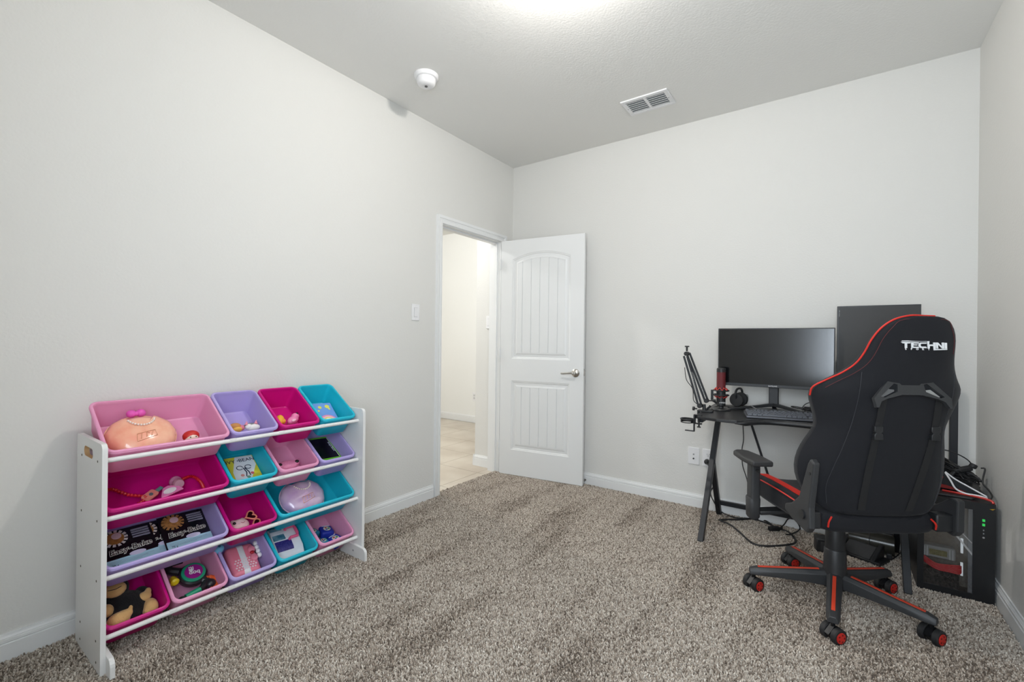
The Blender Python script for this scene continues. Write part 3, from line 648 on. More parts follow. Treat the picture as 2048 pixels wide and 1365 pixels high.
t = inbin('glitter_hippo_purse', 'pink glitter animal-face purse in the small pink second-row bin', 'purse', (1, 2), -0.008, 0.094, 0.046)
MB().ball((0, 0, -0.024), (0.040, 0.026, 0.022)).build('pouch_bottom', mat('pink pouch', '#c9648f', 0.5), t)
MB().ball((0, 0, 0), (0.052, 0.030, 0.020)).ball((-0.040, -0.006, 0.006), (0.018, 0.016, 0.016)).ball((0.040, 0.0, 0.006), (0.018, 0.016, 0.016)).build('body', mat('pink glitter', '#d9739f', 0.35, var=(400, '#ef9dc0'), bump=(500, 0.5, 0.002)), t, remesh=0.003)
for s in (-1, 1): MB().ball((s*0.042, -0.002, 0.020), (0.010, 0.009, 0.006), 12, 8).build('eye', M_blackg, t)

t = inbin('writing_tablet', 'black screen drawing tablet with green frame in the lavender second-row bin', 'tablet', (1, 3), 0.022, 0.165, 0.030, rx=-4, rz=-3)
MB().prism(rrect(0.122, 0.190, 0.014), 0, 0.008, 2).build('case', mat('lime case', '#6cc22c', 0.4), t, bevel=0.002)
MB().prism(rrect(0.106, 0.160, 0.006), 0.008, 0.0092, 2).build('screen', mat('tablet screen', '#05070a', 0.18), t)
MB().box(0.050, 0.052, -0.08, 0.078, 0.0092, 0.0105).build('stylus_edge', M_white, t)
text('brand_lettering', 'Boogie Board', 0.014, mat('tablet print', '#c9d2da', 0.5), t, T((0.044, 0.005, 0.0096)) @ RZ(-90))

# third row --------------------------------------------------------
def packet(label, x, y, z, rz, w_, h_, food, petal, gram, rx=0):
    t = inbin('baking_mix_packet', label, 'packet', (2, 0), x, y, z, rx=rx, rz=rz, group='baking mix packets')
    n = 8; secs = []
    for i in range(n+1):
        v = -1+2*i/n; zc = 0.009*(1-abs(v)**3)+0.0008
        secs.append([(u*w_/2, v*h_/2, sg*zc*(1-abs(u)**4)+0.0104+sg*0.0003) for sg, us in ((1, (-1, -0.6, 0, 0.6, 1)), (-1, (1, 0.6, 0, -0.6, -1))) for u in us])
    MB().loft(secs).build('pouch', mat('packet black', '#17161a', 0.25), t)
    zt = 0.0208
    flat('blue_panel', [(-w_/2+0.003, -h_/2+0.003), (w_/2-0.003, -h_/2+0.003), (w_/2-0.003, -h_/2+0.042), (-w_/2+0.003, -h_/2+0.040)], zt-0.004, zt, mat('packet blue', '#a9cfe0', 0.35), t)
    text('weight_lettering', gram, 0.012, M_ink, t, T((-w_/2+0.026, -h_/2+0.012, zt+0.0002)))
    for k in range(3): MB().box(-w_/2+0.012, w_/2-0.02-0.02*k, -h_/2+0.030-0.006*k, -h_/2+0.031-0.006*k, zt, zt+0.0002).build('small_print', mat('print grey', '#74889a', 0.6), t)
    MB().lathe([(0.026, zt), (0.026, zt+0.0006), (0.001, zt+0.0007)], 24, T((0.016, -h_/2+0.046, 0)) @ Matrix.Diagonal((1, 0.4, 1, 1))).build('brand_oval', mat('print lilac white', '#d6d0ea', 0.5), t)
    text('title_outline', 'Easy-Bake', 0.0335, mat('packet cream', '#e9e4dc', 0.5), t, T((0, -h_/2+0.075, zt+0.0002)) @ RZ(4), bold=0.0016, shear=0.15)
    text('title_lettering', 'Easy-Bake', 0.0335, M_blackg, t, T((0, -h_/2+0.075, zt+0.0009)) @ RZ(4), shear=0.15)
    pt_ = MB()
    for q in range(14):
        a = 2*PI*q/14; pt_.prism([(-0.036+0.012*math.cos(a-0.2), h_/2-0.045+0.012*math.sin(a-0.2)), (-0.036+0.040*math.cos(a-0.13), h_/2-0.045+0.040*math.sin(a-0.13)), (-0.036+0.040*math.cos(a+0.13), h_/2-0.045+0.040*math.sin(a+0.13)), (-0.036+0.012*math.cos(a+0.2), h_/2-0.045+0.012*math.sin(a+0.2))], zt-0.006, zt-0.0004, 2)
    pt_.build('paper_cup_print', mat('print '+petal, petal, 0.6), t)
    MB().lathe([(0.030, zt-0.002), (0.028, zt+0.0003), (0.001, zt+0.0006)], 20, T((-0.036, h_/2-0.045, 0))).build('cake_print', mat('print food '+food, food, 0.6, var=(60, '#8a5a2a')), t)
    MB().lathe([(0.016, zt), (0.015, zt+0.0012), (0.001, zt+0.0014)], 16, T((-0.030, h_/2-0.036, 0))).build('icing_print', mat('print icing', '#e6c2c8', 0.6), t)
    fr_ = mat('print silver', '#8d8b9c', 0.5)
    for k in range(4): MB().box(0.016, w_/2-0.012, h_/2-0.028-0.012*k, h_/2-0.022-0.012*k, zt-0.004, zt+0.0002).build('recipe_name_line', fr_, t)
    return t
packet('black cake mix packet with blue panel at the left of the large lavender bin', -0.090, 0.152, 0.012, 0, 0.168, 0.182, '#b9793a', '#dfd3d2', '20 g')
packet('black mix packet half hidden between the two front packets', 0.008, 0.164, 0.000, -2, 0.140, 0.175, '#b98644', '#dccfc8', '20 g')
packet('black pretzel mix packet at the right of the large lavender bin', 0.098, 0.152, 0.016, -2, 0.165, 0.182, '#c98d4d', '#b07a45', '75 g')

t = inbin('pink_plush_cat', 'pale pink plush head with black eye in the magenta third-row bin', 'plush toy', (2, 1), -0.022, 0.086, 0.030)
MB().ball((0, 0, 0), (0.044, 0.032, 0.028)).ball((-0.018, 0.024, 0.004), (0.012, 0.012, 0.010)).ball((0.022, 0.024, 0.004), (0.012, 0.012, 0.010)).build('head', mat('pale pink plush', '#f0c7cb', 0.9, bump=(300, 0.5, 0.003)), t, remesh=0.004)
MB().ball((-0.024, 0.002, 0.025), (0.007, 0.007, 0.005), 12, 8).build('eye', M_blackg, t)
MB().tube([(0.0, -0.004, 0.029), (0.008, -0.010, 0.029), (0.016, -0.006, 0.028)], 0.0012, 5).build('stitched_mouth', mat('stitch pink', '#c56b7c', 0.8), t)
t = inbin('heart_sunglasses', 'coral heart-shaped sunglasses in the magenta third-row bin', 'sunglasses', (2, 1), 0.046, 0.094, 0.028, rz=-80)
def heart(cx, sc): return [(cx+sc*0.0165*16*math.sin(a)**3/16, sc*0.0165*(13*math.cos(a)-5*math.cos(2*a)-2*math.cos(3*a)-math.cos(4*a))/16) for a in [2*PI*i/28 for i in range(28)]]
for cx in (-0.027, 0.027):
    f_ = MB().tube([(x, y, 0.006) for x, y in heart(cx, 1.5)], 0.0036, 8, closed=True).build('heart_rim', mat('coral frame', '#f0917a', 0.3), t)
    MB().prism(heart(cx, 1.4), 0.005, 0.0065, 2).build('lens', mat('dark lens', '#2a0d10', 0.12), f_)
MB().cyl((-0.005, 0.004, 0.006), (0.005, 0.004, 0.006), 0.003, n=8).build('bridge', MATS['coral frame'], t)
for s in (-1, 1): MB().tube(crom([(s*0.052, 0.012, 0.006), (s*0.053, 0.012, -0.004), (s*0.030, 0.010, -0.006), (-s*0.028, 0.006, -0.006)], 5), 0.0025, 6).build('temple_arm', MATS['coral frame'], t)

# bottom row -------------------------------------------------------
t = inbin('monkey_plush', 'black plush monkey with tan muzzle and feet in the bottom-left magenta bin', 'plush toy', (3, 0), 0, 0, 0)
M_fur = mat('black fur', (0.006, 0.006, 0.007), 0.95, bump=(350, 0.8, 0.004), sheen=0.1); M_tan = mat('tan plush', '#d8ad72', 0.9, bump=(300, 0.5, 0.003), sheen=0.3)
MB().ball((-0.004, 0.110, 0.045), (0.062, 0.062, 0.042)).ball((-0.030, 0.195, 0.050), (0.050, 0.046, 0.042)).ball((0.052, 0.092, 0.036), (0.030, 0.030, 0.026)).ball((-0.056, 0.085, 0.036), (0.026, 0.030, 0.026)).ball((0.050, 0.140, 0.040), (0.026, 0.036, 0.024)).ball((-0.058, 0.140, 0.042), (0.022, 0.034, 0.024)).build('body', M_fur, t, remesh=0.004)
MB().ball((-0.034, 0.172, 0.084), (0.036, 0.030, 0.022)).build('muzzle', M_tan, t)
MB().tube(crom([(-0.057, 0.166, 0.100), (-0.037, 0.158, 0.107), (-0.018, 0.166, 0.103)], 5), 0.0014, 5).build('stitched_mouth', M_fur, t)
MB().ball((-0.042, 0.058, 0.060), (0.036, 0.028, 0.030)).ball((-0.026, 0.068, 0.066), (0.030, 0.018, 0.018)).ball((-0.004, 0.088, 0.072), (0.013, 0.020, 0.012)).build('foot', M_tan, t, remesh=0.0035)
MB().ball((0.058, 0.066, 0.056), (0.024, 0.034, 0.026)).ball((0.044, 0.050, 0.056), (0.016, 0.020, 0.018)).build('foot', M_tan, t, remesh=0.0035)
MB().ball((0.046, 0.110, 0.068), (0.024, 0.020, 0.016)).ball((0.062, 0.128, 0.070), (0.011, 0.014, 0.010)).build('hand', M_tan, t, remesh=0.0035)
MB().ball((-0.066, 0.108, 0.066), (0.020, 0.024, 0.020)).build('hand', M_tan, t)

t = inbin('handheld_party_game', 'black handheld party game with round purple and green button in the bottom pink bin', 'toy', (3, 1), 0, 0, 0)
M_bk = mat('game black', (0.018, 0.019, 0.022), 0.3)
MB().lathe([(0.047, 0.030), (0.051, 0.036), (0.051, 0.056), (0.046, 0.061)], 36, T((0.017, 0.142, 0))).build('hub', M_bk, t)
MB().lathe([(0.044, 0.060), (0.044, 0.066), (0.040, 0.068)], 36, T((0.017, 0.142, 0))).build('green_ring', mat('game green', '#1f9c74', 0.35), t)
MB().lathe([(0.033, 0.066), (0.033, 0.070), (0.002, 0.071)], 32, T((0.017, 0.142, 0))).build('purple_button', mat('game purple', '#9a1f86', 0.35), t)
# the lettering lies upside down to the camera
bt = T((0.019, 0.144, 0.0716)) @ RZ(172)
text('title_lettering', 'bop', 0.026, M_white, t, bt @ T((0, 0.010, 0)), bold=0.0006)
text('title_lettering', 'it!', 0.024, M_white, t, bt @ T((0.010, -0.013, 0)), bold=0.0006)
MB().lathe([(0.008, 0), (0.008, 0.0004), (0.001, 0.0005)], 16, T((0.009, 0.136, 0.0712)) @ Matrix.Diagonal((1, 0.6, 1, 1)) @ T((0.0, 0.022, 0))).build('hand_mark', M_white, t)
MB().tube(crom([(-0.020, 0.176, 0.045), (-0.050, 0.205, 0.040), (-0.040, 0.232, 0.040), (0.005, 0.232, 0.040)], 6), [0.016]*10+[0.013]*9, 10).build('upper_arm_grip', M_bk, t)
MB().lathe([(0.008, 0), (0.012, 0.006), (0.016, 0.034), (0.010, 0.040)], 14, T((-0.052, 0.160, 0.048)) @ RX(70)).build('yellow_pull', mat('game yellow', '#e8cc1e', 0.4), t)
MB().tube(crom([(0.042, 0.104, 0.045), (0.056, 0.088, 0.045), (0.062, 0.076, 0.045)], 6), [0.015]*13, 10).ball((0.062, 0.072, 0.045), (0.022, 0.022, 0.020)).build('lower_arm', M_bk, t)
MB().tube([(0.062+0.029*math.cos(R(a)), 0.072+0.029*math.sin(R(a)), 0.045) for a in range(-110, 111, 12)], [0.010+0.0025*(i % 2) for i in range(19)], 8).build('orange_wheel', mat('game orange', '#e8622a', 0.45), t)
MB().tube([(0.050, 0.086, 0.050), (0.034, 0.068, 0.052), (0.020, 0.060, 0.052)], [0.013, 0.013, 0.012], 10).build('twist_neck', M_bk, t)
MB().tube([(0.020, 0.060, 0.052), (-0.034, 0.050, 0.050)], [0.012, 0.013], 12).build('green_grip', MATS['game green'], t)
MB().ball((-0.048, 0.047, 0.049), (0.016, 0.014, 0.014)).build('end_knob', M_bk, t)

t = inbin('blue_ball_toy', 'small light blue ball toy at the corner of the bottom lavender bin', 'toy', (3, 2), -0.092, 0.178, 0.112, rz=20)
MB().ball((0, 0, 0), (0.024, 0.020, 0.020)).build('ball', mat('toy light blue', '#6fb6dc', 0.4), t)
MB().lathe([(0.005, 0.019), (0.005, 0.021), (0.001, 0.0215)], 10).build('dot', mat('toy navy dot', '#2d5a80', 0.5), t)

t = inbin('quilted_toy_purse', 'pink polka-dot toy purse with white quilted stripe in the bottom lavender bin', 'purse', (3, 2), 0.008, 0.126, 0.008, rz=-5)
def rbox(x0, x1, y0, y1, z0, z1): return MB().box(x0, x1, y0, y1, z0, z1)
rbox(-0.064, 0.060, -0.085, 0.080, 0.0, 0.052).build('body', mat('purse pink', '#ea8298', 0.45), t, bevel=0.022, seg=4)
rbox(-0.028, 0.026, -0.086, 0.081, 0.001, 0.0535).build('white_stripe', mat('purse white', '#e9ecee', 0.45, bump=(160, 0.3, 0.003)), t, bevel=0.022, seg=4)
dm = MB().lathe([(0.0042, 0), (0.0042, 0.0007), (0.0005, 0.0008)], 10).mesh('dot'); dm.materials.append(mat('purse dot', '#f7dfe3', 0.5))
for i in range(-5, 6):
    for j in range(-5, 1):
        x, y = i*0.0115+(0.0057 if j % 2 else 0), j*0.0125-0.006
        if -0.045 < x < 0.042 and y > -0.066: o = link('dot', dm, t); o.location = (x, y, 0.0523 if (x < -0.029 or x > 0.027) else 0.0537)
b_ = MB()
for s in (-1, 1): b_.ball((0.040+s*0.0, 0.010+s*0.022, 0.056), (0.016, 0.020, 0.010))
b_.build('bow', mat('purse bow', '#ee8aa0', 0.4), t)
MB().ball((0.036, 0.010, 0.064), (0.010, 0.008, 0.006)).build('red_gem', mat('red gem', '#b51d2c', 0.2), t)
w2 = MB()
for a in range(4): w2.ball((0.066, -0.006+0.022*a, 0.052), (0.010, 0.013, 0.010))
w2.build('white_ribbon', mat('ribbon white', '#eef0f2', 0.5), t)
MB().ball((-0.040, -0.088, 0.012), (0.008, 0.008, 0.008)).ball((0.030, -0.088, 0.012), (0.008, 0.008, 0.008)).build('foot', MATS['purse pink'], t)

t = inbin('white_toy_playset', 'white toy carry case with pink handle and dark blue window in the bottom teal bin', 'toy case', (3, 3), 0.004, 0.128, 0.006, rz=-4)
prof = [(-0.095, 0.0), (0.095, 0.0), (0.095, 0.055), (0.060, 0.068), (-0.040, 0.062), (-0.080, 0.040), (-0.095, 0.015)]
MB().prism(prof, -0.066, 0.066, 0).build('case_body', mat('case white', '#e9e7ee', 0.35), t, bevel=0.006, seg=3)
MB().prism([(a*0.97, b+0.0015) for a, b in [(-0.088, 0.030), (-0.040, 0.0625), (0.005, 0.066), (0.005, 0.060), (-0.040, 0.056), (-0.080, 0.030)]], -0.060, 0.018, 0).build('dark_window', mat('window indigo', '#2f2670', 0.2, var=(150, '#413a86')), t)
MB().prism([(0.012, 0.0655), (0.082, 0.060), (0.082, 0.064), (0.012, 0.0695)], -0.060, -0.004, 0).build('teal_window', mat('window teal', '#2c6a86', 0.15, var=(20, '#8fb6c6')), t)
MB().tube([(0.010, 0.062, 0.066), (0.010, 0.066, 0.078), (0.048, 0.066, 0.080), (0.052, 0.050, 0.080), (0.052, 0.020, 0.080), (0.048, 0.004, 0.080), (0.014, 0.004, 0.078), (0.012, 0.004, 0.066)], 0.0075, 8).build('handle', mat('handle pink', '#f2628f', 0.4), t)

for k, (x, y, z, cc, lab) in enumerate(((0.020, 0.122, 0.028, '#1b2f9a', 'rear dark blue toy can with round emblem in the bottom right pink bin'), (0.038, 0.052, 0.026, '#1a35a8', 'front dark blue toy can with white mark in the bottom right pink bin'),
                                    (-0.044, 0.138, 0.024, '#1f7f9c', 'rear teal toy can in the bottom right pink bin'), (-0.026, 0.066, 0.024, '#2188a8', 'front teal toy can in the bottom right pink bin'))):
    t = inbin('toy_can', lab, 'toy', (3, 4), x, y, z, rx=-20, rz=(-15, 12, 10, -8)[k], group='small toy cans')
    big = k < 2; h = 0.034 if big else 0.026
    MB().box(-h, h, -h, h, -0.022, 0.022).build('can_body', mat('can '+cc, cc, 0.4), t, bevel=0.011, seg=3)
    MB().lathe([(h*0.55, 0.0215), (h*0.55, 0.023), (0.002, 0.0232)], 20).build('emblem', mat('emblem cream', '#d8d7c8', 0.5), t)
    for q, c2 in enumerate(('#3f8f56', '#c0504a', '#3c63b8')):
        MB().cyl((h*0.26*math.cos(q*2.1), h*0.26*math.sin(q*2.1), 0.0228), (h*0.26*math.cos(q*2.1), h*0.26*math.sin(q*2.1), 0.0238), h*0.18, n=10).build('emblem_dot', mat('print '+c2, c2, 0.5), t)
    if big: MB().box(-h*0.6, h*0.6, h*0.68, h*0.82, 0.0215, 0.0228).build('white_mark', M_white, t)

#CONTENTS_END
# ================================================================== DESK
DH = 0.745
desk = thing('gaming_desk', 'black gaming desk with angled metal legs against the back wall', 'desk', (0, 0, 0))
DX0, DX1, DYB = 1.752, 2.730, 3.352
fl_ = [(DX0+0.008, 2.735), (DX0+0.035, 2.715), (1.885, 2.685), (1.985, 2.690), (2.020, 2.715), (2.055, 2.775), (2.10, 2.825), (2.17, 2.850)]
front = fl_ + [(DX0+DX1-x, y) for x, y in reversed(fl_)]
top_poly = front + [(DX1-0.01, 2.95), (DX1-0.012, DYB), (DX0-0.012+0.0, DYB), (DX0, 2.95)]
MB().prism(top_poly, DH-0.018, DH, 2).build('tabletop', mat('carbon black laminate', (0.020, 0.021, 0.023), 0.38, bump=(600, 0.12, 0.0008)), desk, bevel=0.004, smooth=False)
P = crom([(x, y, DH-0.016) for x, y in [(1.975, 2.690), (2.020, 2.717), (2.055, 2.777), (2.10, 2.827), (2.17, 2.852)]] + [(DX0+DX1-x, y, DH-0.016) for x, y in reversed([(1.975, 2.690), (2.020, 2.717), (2.055, 2.777), (2.10, 2.827), (2.17, 2.852)])], 4)
MB().tube(P, [0.004, 0.006, 0.008, 0.010]+[0.014]*(len(P)-8)+[0.010, 0.008, 0.006, 0.004], 12).build('padded_front_edge', mat('carbon fibre wrap', (0.018, 0.019, 0.021), 0.35, bump=(900, 0.5, 0.001)), desk)
LW, LH = 0.030, 0.040
for lx, s in ((1.782, 1), (2.700, -1)):
    MB().bar((lx, 2.805, -0.006), (lx, 3.325, DH-0.018), LW, LH, up=(0, 0, 1)).build('leg', M_blackm, desk, bevel=0.002)
    MB().bar((lx, 3.365-0.03, -0.006), (lx, 3.105, 0.40), LW, LH*0.8).build('rear_leg_strut', M_blackm, desk, bevel=0.002)
    MB().box(lx-0.014, lx+0.014, 2.76, 3.335, DH-0.043, DH-0.018).build('top_bracket', M_blackm, desk, bevel=0.002)
    MB().cyl((lx-0.017, 3.10, 0.405), (lx+0.017, 3.10, 0.405), 0.014, n=14).build('bolt', M_blackm, desk)
    x2 = lx+s*0.16
    MB().cyl((x2, 3.335, DH-0.022), (lx+s*0.36, 3.335, 0.085), 0.007, n=10).build('diagonal_brace', M_blackm, desk)
MB().bar((1.782, 3.335, 0.078), (2.700, 3.335, 0.078), 0.022, 0.028).build('rear_crossbar', M_blackm, desk, bevel=0.002)
MB().box(1.80, 2.68, 3.31, 3.34, DH-0.040, DH-0.018).build('rear_rail', M_blackm, desk)

def on_desk(x, y, z=0): p = px(x, y, 2, DH+z); return p
# ---- cup holder and hook hanging from the left corner
t = thing('cup_holder', 'black ring cup holder clamped to the left corner of the desk', 'cup holder', (1.768, 2.735, DH))
MB().box(-0.010, 0.030, -0.012, 0.012, 0.0005, 0.004).box(-0.014, -0.006, -0.012, 0.012, -0.050, 0.004).box(-0.010, 0.030, -0.012, 0.012, -0.050, -0.044).build('clamp', M_black, t, bevel=0.001)
MB().cyl((0.014, 0, -0.020), (0.014, 0, -0.066), 0.005, n=10).cyl((0.004, 0, -0.066), (0.024, 0, -0.066), 0.004, n=8).build('thumb_screw', M_black, t)
MB().tube([(-0.050+0.037*math.cos(2*PI*i/24), 0.037*math.sin(2*PI*i/24), -0.026) for i in range(24)], 0.0035, 8, closed=True).tube([(-0.050+0.034*math.cos(2*PI*i/24), 0.034*math.sin(2*PI*i/24), -0.044) for i in range(24)], 0.003, 8, closed=True).build('ring', M_black, t)
cup = MB()
for i in range(18):
    a0, a1 = 2*PI*i/24-PI*0.25, 2*PI*(i+1)/24-PI*0.25
    cup.prism([(-0.050+0.037*math.cos(a0), 0.037*math.sin(a0)), (-0.050+0.037*math.cos(a1), 0.037*math.sin(a1)), (-0.050+0.035*math.cos(a1), 0.035*math.sin(a1)), (-0.050+0.035*math.cos(a0), 0.035*math.sin(a0))], -0.044, -0.024, 2)
cup.build('band', M_black, t)
t = thing('headphone_hook', 'thin black L-shaped hook under the left corner of the desk', 'hook', (1.752, 2.752, DH-0.052))
MB().box(-0.003, 0.003, -0.008, 0.008, -0.042, 0.004).box(-0.050, 0.003, -0.008, 0.008, -0.046, -0.041).box(-0.004, 0.028, -0.008, 0.008, 0.0, 0.004).build('hook_plate', M_blackm, t, bevel=0.001)

# ---- boom arm, folded upright
ab = Vector((1.772, 2.905, DH))
t = thing('microphone_boom_arm', 'folded black spring boom arm clamped to the left side of the desk', 'boom arm', ab)
MB().box(-0.036, 0.050, -0.022, 0.022, 0.001, 0.010).box(-0.036, -0.026, -0.018, 0.018, -0.035, 0.006).box(-0.036, 0.028, -0.016, 0.016, -0.038, -0.030).build('desk_clamp', M_black, t, bevel=0.002)
MB().cyl((0, 0, 0.008), (0, 0, 0.045), 0.011, 0.009, n=14).build('socket', M_black, t)
MB().cyl((-0.040, 0, 0.014), (-0.062, 0, 0.014), 0.004, n=8).cyl((-0.055, 0, 0.014), (-0.066, 0, 0.014), 0.012, n=12).build('side_knob', M_black, t)
def W2(x, y, dep=2.905): return px(x, y, 1, dep) - ab
top = W2(1373, 703); elbow0 = W2(1400, 812)
e2 = W2(1413, 802, 2.93)
def rods(mb, a, b, off):
    for s in (-1, 1): mb.tube([a+Vector((s*off, 0.004*s, 0)), b+Vector((s*off, 0.004*s, 0))], 0.0062, 8)
l1 = MB(); rods(l1, elbow0, top+Vector((-0.006, 0, -0.03)), 0.0085); l1.build('lower_arm', M_blackm, t)
l2 = MB(); rods(l2, e2, top+Vector((0.004, 0.02, -0.01)), 0.008); l2.build('upper_arm', M_blackm, t)
for a, b, nm in ((elbow0, top, 'spring'), (e2, top+Vector((0.004, 0.02, 0)), 'spring')):
    q = []; n = 150
    for i in range(n):
        p = a.lerp(b, 0.12+0.5*i/n); q.append(p+Vector((0.004*math.cos(i*1.1), 0.004*math.sin(i*1.1), 0)))
    MB().tube(q, 0.0012, 5).build(nm, M_silver, t)
MB().cyl(top+Vector((0, -0.012, -0.015)), top+Vector((0, 0.030, -0.015)), 0.013, n=16).cyl(top+Vector((0, 0.008, 0.0)), top+Vector((0, 0.008, 0.030)), 0.006, n=10).cyl(top+Vector((-0.012, 0.008, 0.030)), top+Vector((0.014, 0.008, 0.030)), 0.004, n=8).build('elbow_joint', M_black, t)
MB().cyl(elbow0+Vector((0, -0.016, 0)), elbow0+Vector((0, 0.016, 0)), 0.014, n=16).build('base_joint', M_black, t)
MB().cyl(e2+Vector((0, -0.014, 0)), e2+Vector((0, 0.014, 0)), 0.013, n=16).cyl(e2, e2+Vector((0.040, 0, 0.004)), 0.004, n=8).cyl(e2+Vector((0.034, 0, 0.004)), e2+Vector((0.052, 0, 0.006)), 0.008, n=10).build('head_joint', M_black, t)
MB().tube([Vector((0.010, 0, 0.012)), Vector((0.032, -0.004, 0.034)), Vector((0.036, -0.004, 0.040))], [0.006, 0.006, 0.008], 8).build('wing_bolt', M_black, t)
MB().tube(crom([top+Vector((-0.010, 0, -0.10)), W2(1373, 760), W2(1385, 778), W2(1387, 800), W2(1393, 808)], 6), 0.0022, 6).build('arm_cable', M_rubber, t)

# ---- microphone in its shock mount
mc = px(1448, 814, 2, DH); mc = Vector((1.838, 3.050, DH))
t = thing('microphone', 'black studio microphone with red grille in a shock mount on the desk', 'microphone', mc, R(20))
zs = 0.072
MB().lathe([(0.056, 0.0), (0.058, 0.004), (0.054, 0.010), (0.016, 0.014), (0.014, 0.026)], 32).build('round_base', M_black, t)
MB().lathe([(0.018, 0.024), (0.0265, 0.030), (0.0265, zs+0.066)], 32).build('lower_body', M_black, t)
MB().lathe([(0.0258, zs+0.064), (0.0258, zs+0.166)], 32).build('red_grille', mat('mic grille red', '#641b20', 0.55, bump=(900, 0.6, 0.001)), t)
MB().lathe([(0.0265, zs+0.164), (0.0265, zs+0.184), (0.022, zs+0.190), (0.003, zs+0.192)], 32).build('cap', M_black, t)
for z in (zs+0.022, zs+0.050): MB().tube([(0.044*math.cos(2*PI*i/28), 0.044*math.sin(2*PI*i/28), z) for i in range(28)], 0.0042, 8, closed=True).build('shock_ring', M_black, t)
el = MB()
for i in range(8):
    a, b = 2*PI*i/8, 2*PI*(i+0.5)/8; c2 = 2*PI*(i+1)/8
    for z0, z1 in ((zs+0.050, zs+0.068), (zs+0.022, zs+0.004)):
        el.cyl((0.044*math.cos(a), 0.044*math.sin(a), z0), (0.027*math.cos(b), 0.027*math.sin(b), z1), 0.0022, n=6).cyl((0.044*math.cos(c2), 0.044*math.sin(c2), z0), (0.027*math.cos(b), 0.027*math.sin(b), z1), 0.0022, n=6)
el.build('elastic_bands', mat('elastic red', '#c23b35', 0.6), t)
MB().box(-0.058, -0.044, -0.008, 0.008, zs-0.012, zs+0.052).cyl((-0.052, 0, zs-0.010), (0, 0, 0.022), 0.006, n=10).build('mount_arm', M_black, t, bevel=0.002)
text('brand_lettering', 'HYPERX', 0.012, M_white, t, T((0.006, -0.0272, 0.048)) @ RZ(12) @ RX(90))

# ---- headset lying on a stand tray
hp = Vector((1.912, 3.225, DH))
t = thing('headset', 'black over-ear headset resting on a flat stand behind the microphone', 'headset', hp, R(78))
MB().box(-0.065, 0.065, -0.045, 0.045, 0.0, 0.012).build('stand_tray', M_black, t, bevel=0.003)
for s in (-1, 1):
    MB().lathe([(0.020, -0.014), (0.040, -0.012), (0.044, 0.0), (0.040, 0.012), (0.020, 0.014)], 28, T((s*0.034, 0, 0.055)) @ RY(90)).build('ear_cup', M_rubber, t)
MB().tube(crom([(-0.040, 0, 0.060), (-0.055, 0.0, 0.095), (-0.03, 0.0, 0.122), (0.03, 0.0, 0.122), (0.055, 0.0, 0.095), (0.040, 0, 0.060)], 6), 0.007, 10).build('headband', M_black, t)
MB().tube(crom([(0.045, -0.02, 0.085), (0.064, -0.03, 0.080), (0.066, -0.03, 0.050), (0.050, -0.03, 0.025)], 6), 0.0022, 6).build('mic_cable', M_grey, t)

# ---- monitors
M_scr = mat('matte screen', (0.002, 0.0025, 0.0035), 0.11, spec=0.62)
M_bez = mat('monitor bezel', (0.016, 0.017, 0.019), 0.4)
t = thing('curved_monitor', 'wide curved black monitor on a V-shaped stand', 'monitor', (2.109, 3.145, DH), 0)
Rc, hw, z0, z1 = 5.0, 0.305, 0.150, 0.510
def arcx(u, dy=0): return (Rc*math.sin(u/Rc), -(Rc*(1-math.cos(u/Rc)))+dy)
def curved(u0, u1, za, zb, y0, y1, n=20):
    sec = []
    for i in range(n+1):
        u = u0+(u1-u0)*i/n; a = arcx(u)
        sec.append([(a[0], a[1]+y0, za), (a[0], a[1]+y1, za), (a[0], a[1]+y1, zb), (a[0], a[1]+y0, zb)])
    return MB().loft(sec)
curved(-hw, hw, z0, z1, -0.010, 0.020).build('housing', M_bez, t, bevel=0.002)
curved(-hw+0.006, hw-0.006, z0+0.018, z1-0.006, -0.0112, -0.0095).build('screen', M_scr, t)
curved(-0.17, 0.17, z0+0.06, z1-0.06, 0.018, 0.055).build('rear_housing', M_bez, t, bevel=0.012)
text('brand_lettering', 'SAMSUNG', 0.0105, mat('logo silver', (0.75, 0.75, 0.76), 0.4), t, T((0, -0.0105, z0+0.009)) @ RX(90))
MB().box(-0.026, 0.026, 0.050, 0.085, 0.030, 0.42).build('stand_column', M_black, t, bevel=0.004)
for s in (-1, 1):
    MB().loft([[(s*0.00, 0.045, 0.030), (s*0.00, 0.100, 0.030), (s*0.00, 0.100, 0.050), (s*0.00, 0.045, 0.050)], [(s*0.12, -0.005, 0.014), (s*0.12, 0.030, 0.014), (s*0.12, 0.030, 0.028), (s*0.12, -0.005, 0.028)], [(s*0.255, -0.085, 0.0), (s*0.262, -0.066, 0.0), (s*0.262, -0.066, 0.008), (s*0.255, -0.085, 0.008)]]).build('stand_foot', M_black, t, bevel=0.002)
MB().box(-0.012, 0.012, 0.080, 0.135, 0.0, 0.012).bar((0, 0.115, 0.006), (0, 0.075, 0.035), 0.022, 0.012).build('rear_foot', M_black, t)
t = thing('portrait_monitor', 'black monitor turned upright behind the gaming chair', 'monitor', (2.602, 3.215, DH), R(1.5))
MB().box(-0.181, 0.181, -0.012, 0.012, 0.030, 0.635).build('housing', M_bez, t, bevel=0.002)
MB().box(-0.174, 0.174, -0.0135, -0.0115, 0.036, 0.629).build('screen', mat('matte grey screen', (0.034, 0.033, 0.032), 0.45, spec=0.35), t)
MB().box(-0.12, 0.12, 0.010, 0.045, 0.12, 0.54).build('rear_housing', M_bez, t, bevel=0.01)
MB().box(-0.025, 0.025, 0.045, 0.075, 0.010, 0.34).build('stand_column', M_black, t, bevel=0.003)
MB().prism(rrect(0.22, 0.18, 0.03), 0, 0.012, 2).build('stand_base', M_black, t, bevel=0.003)
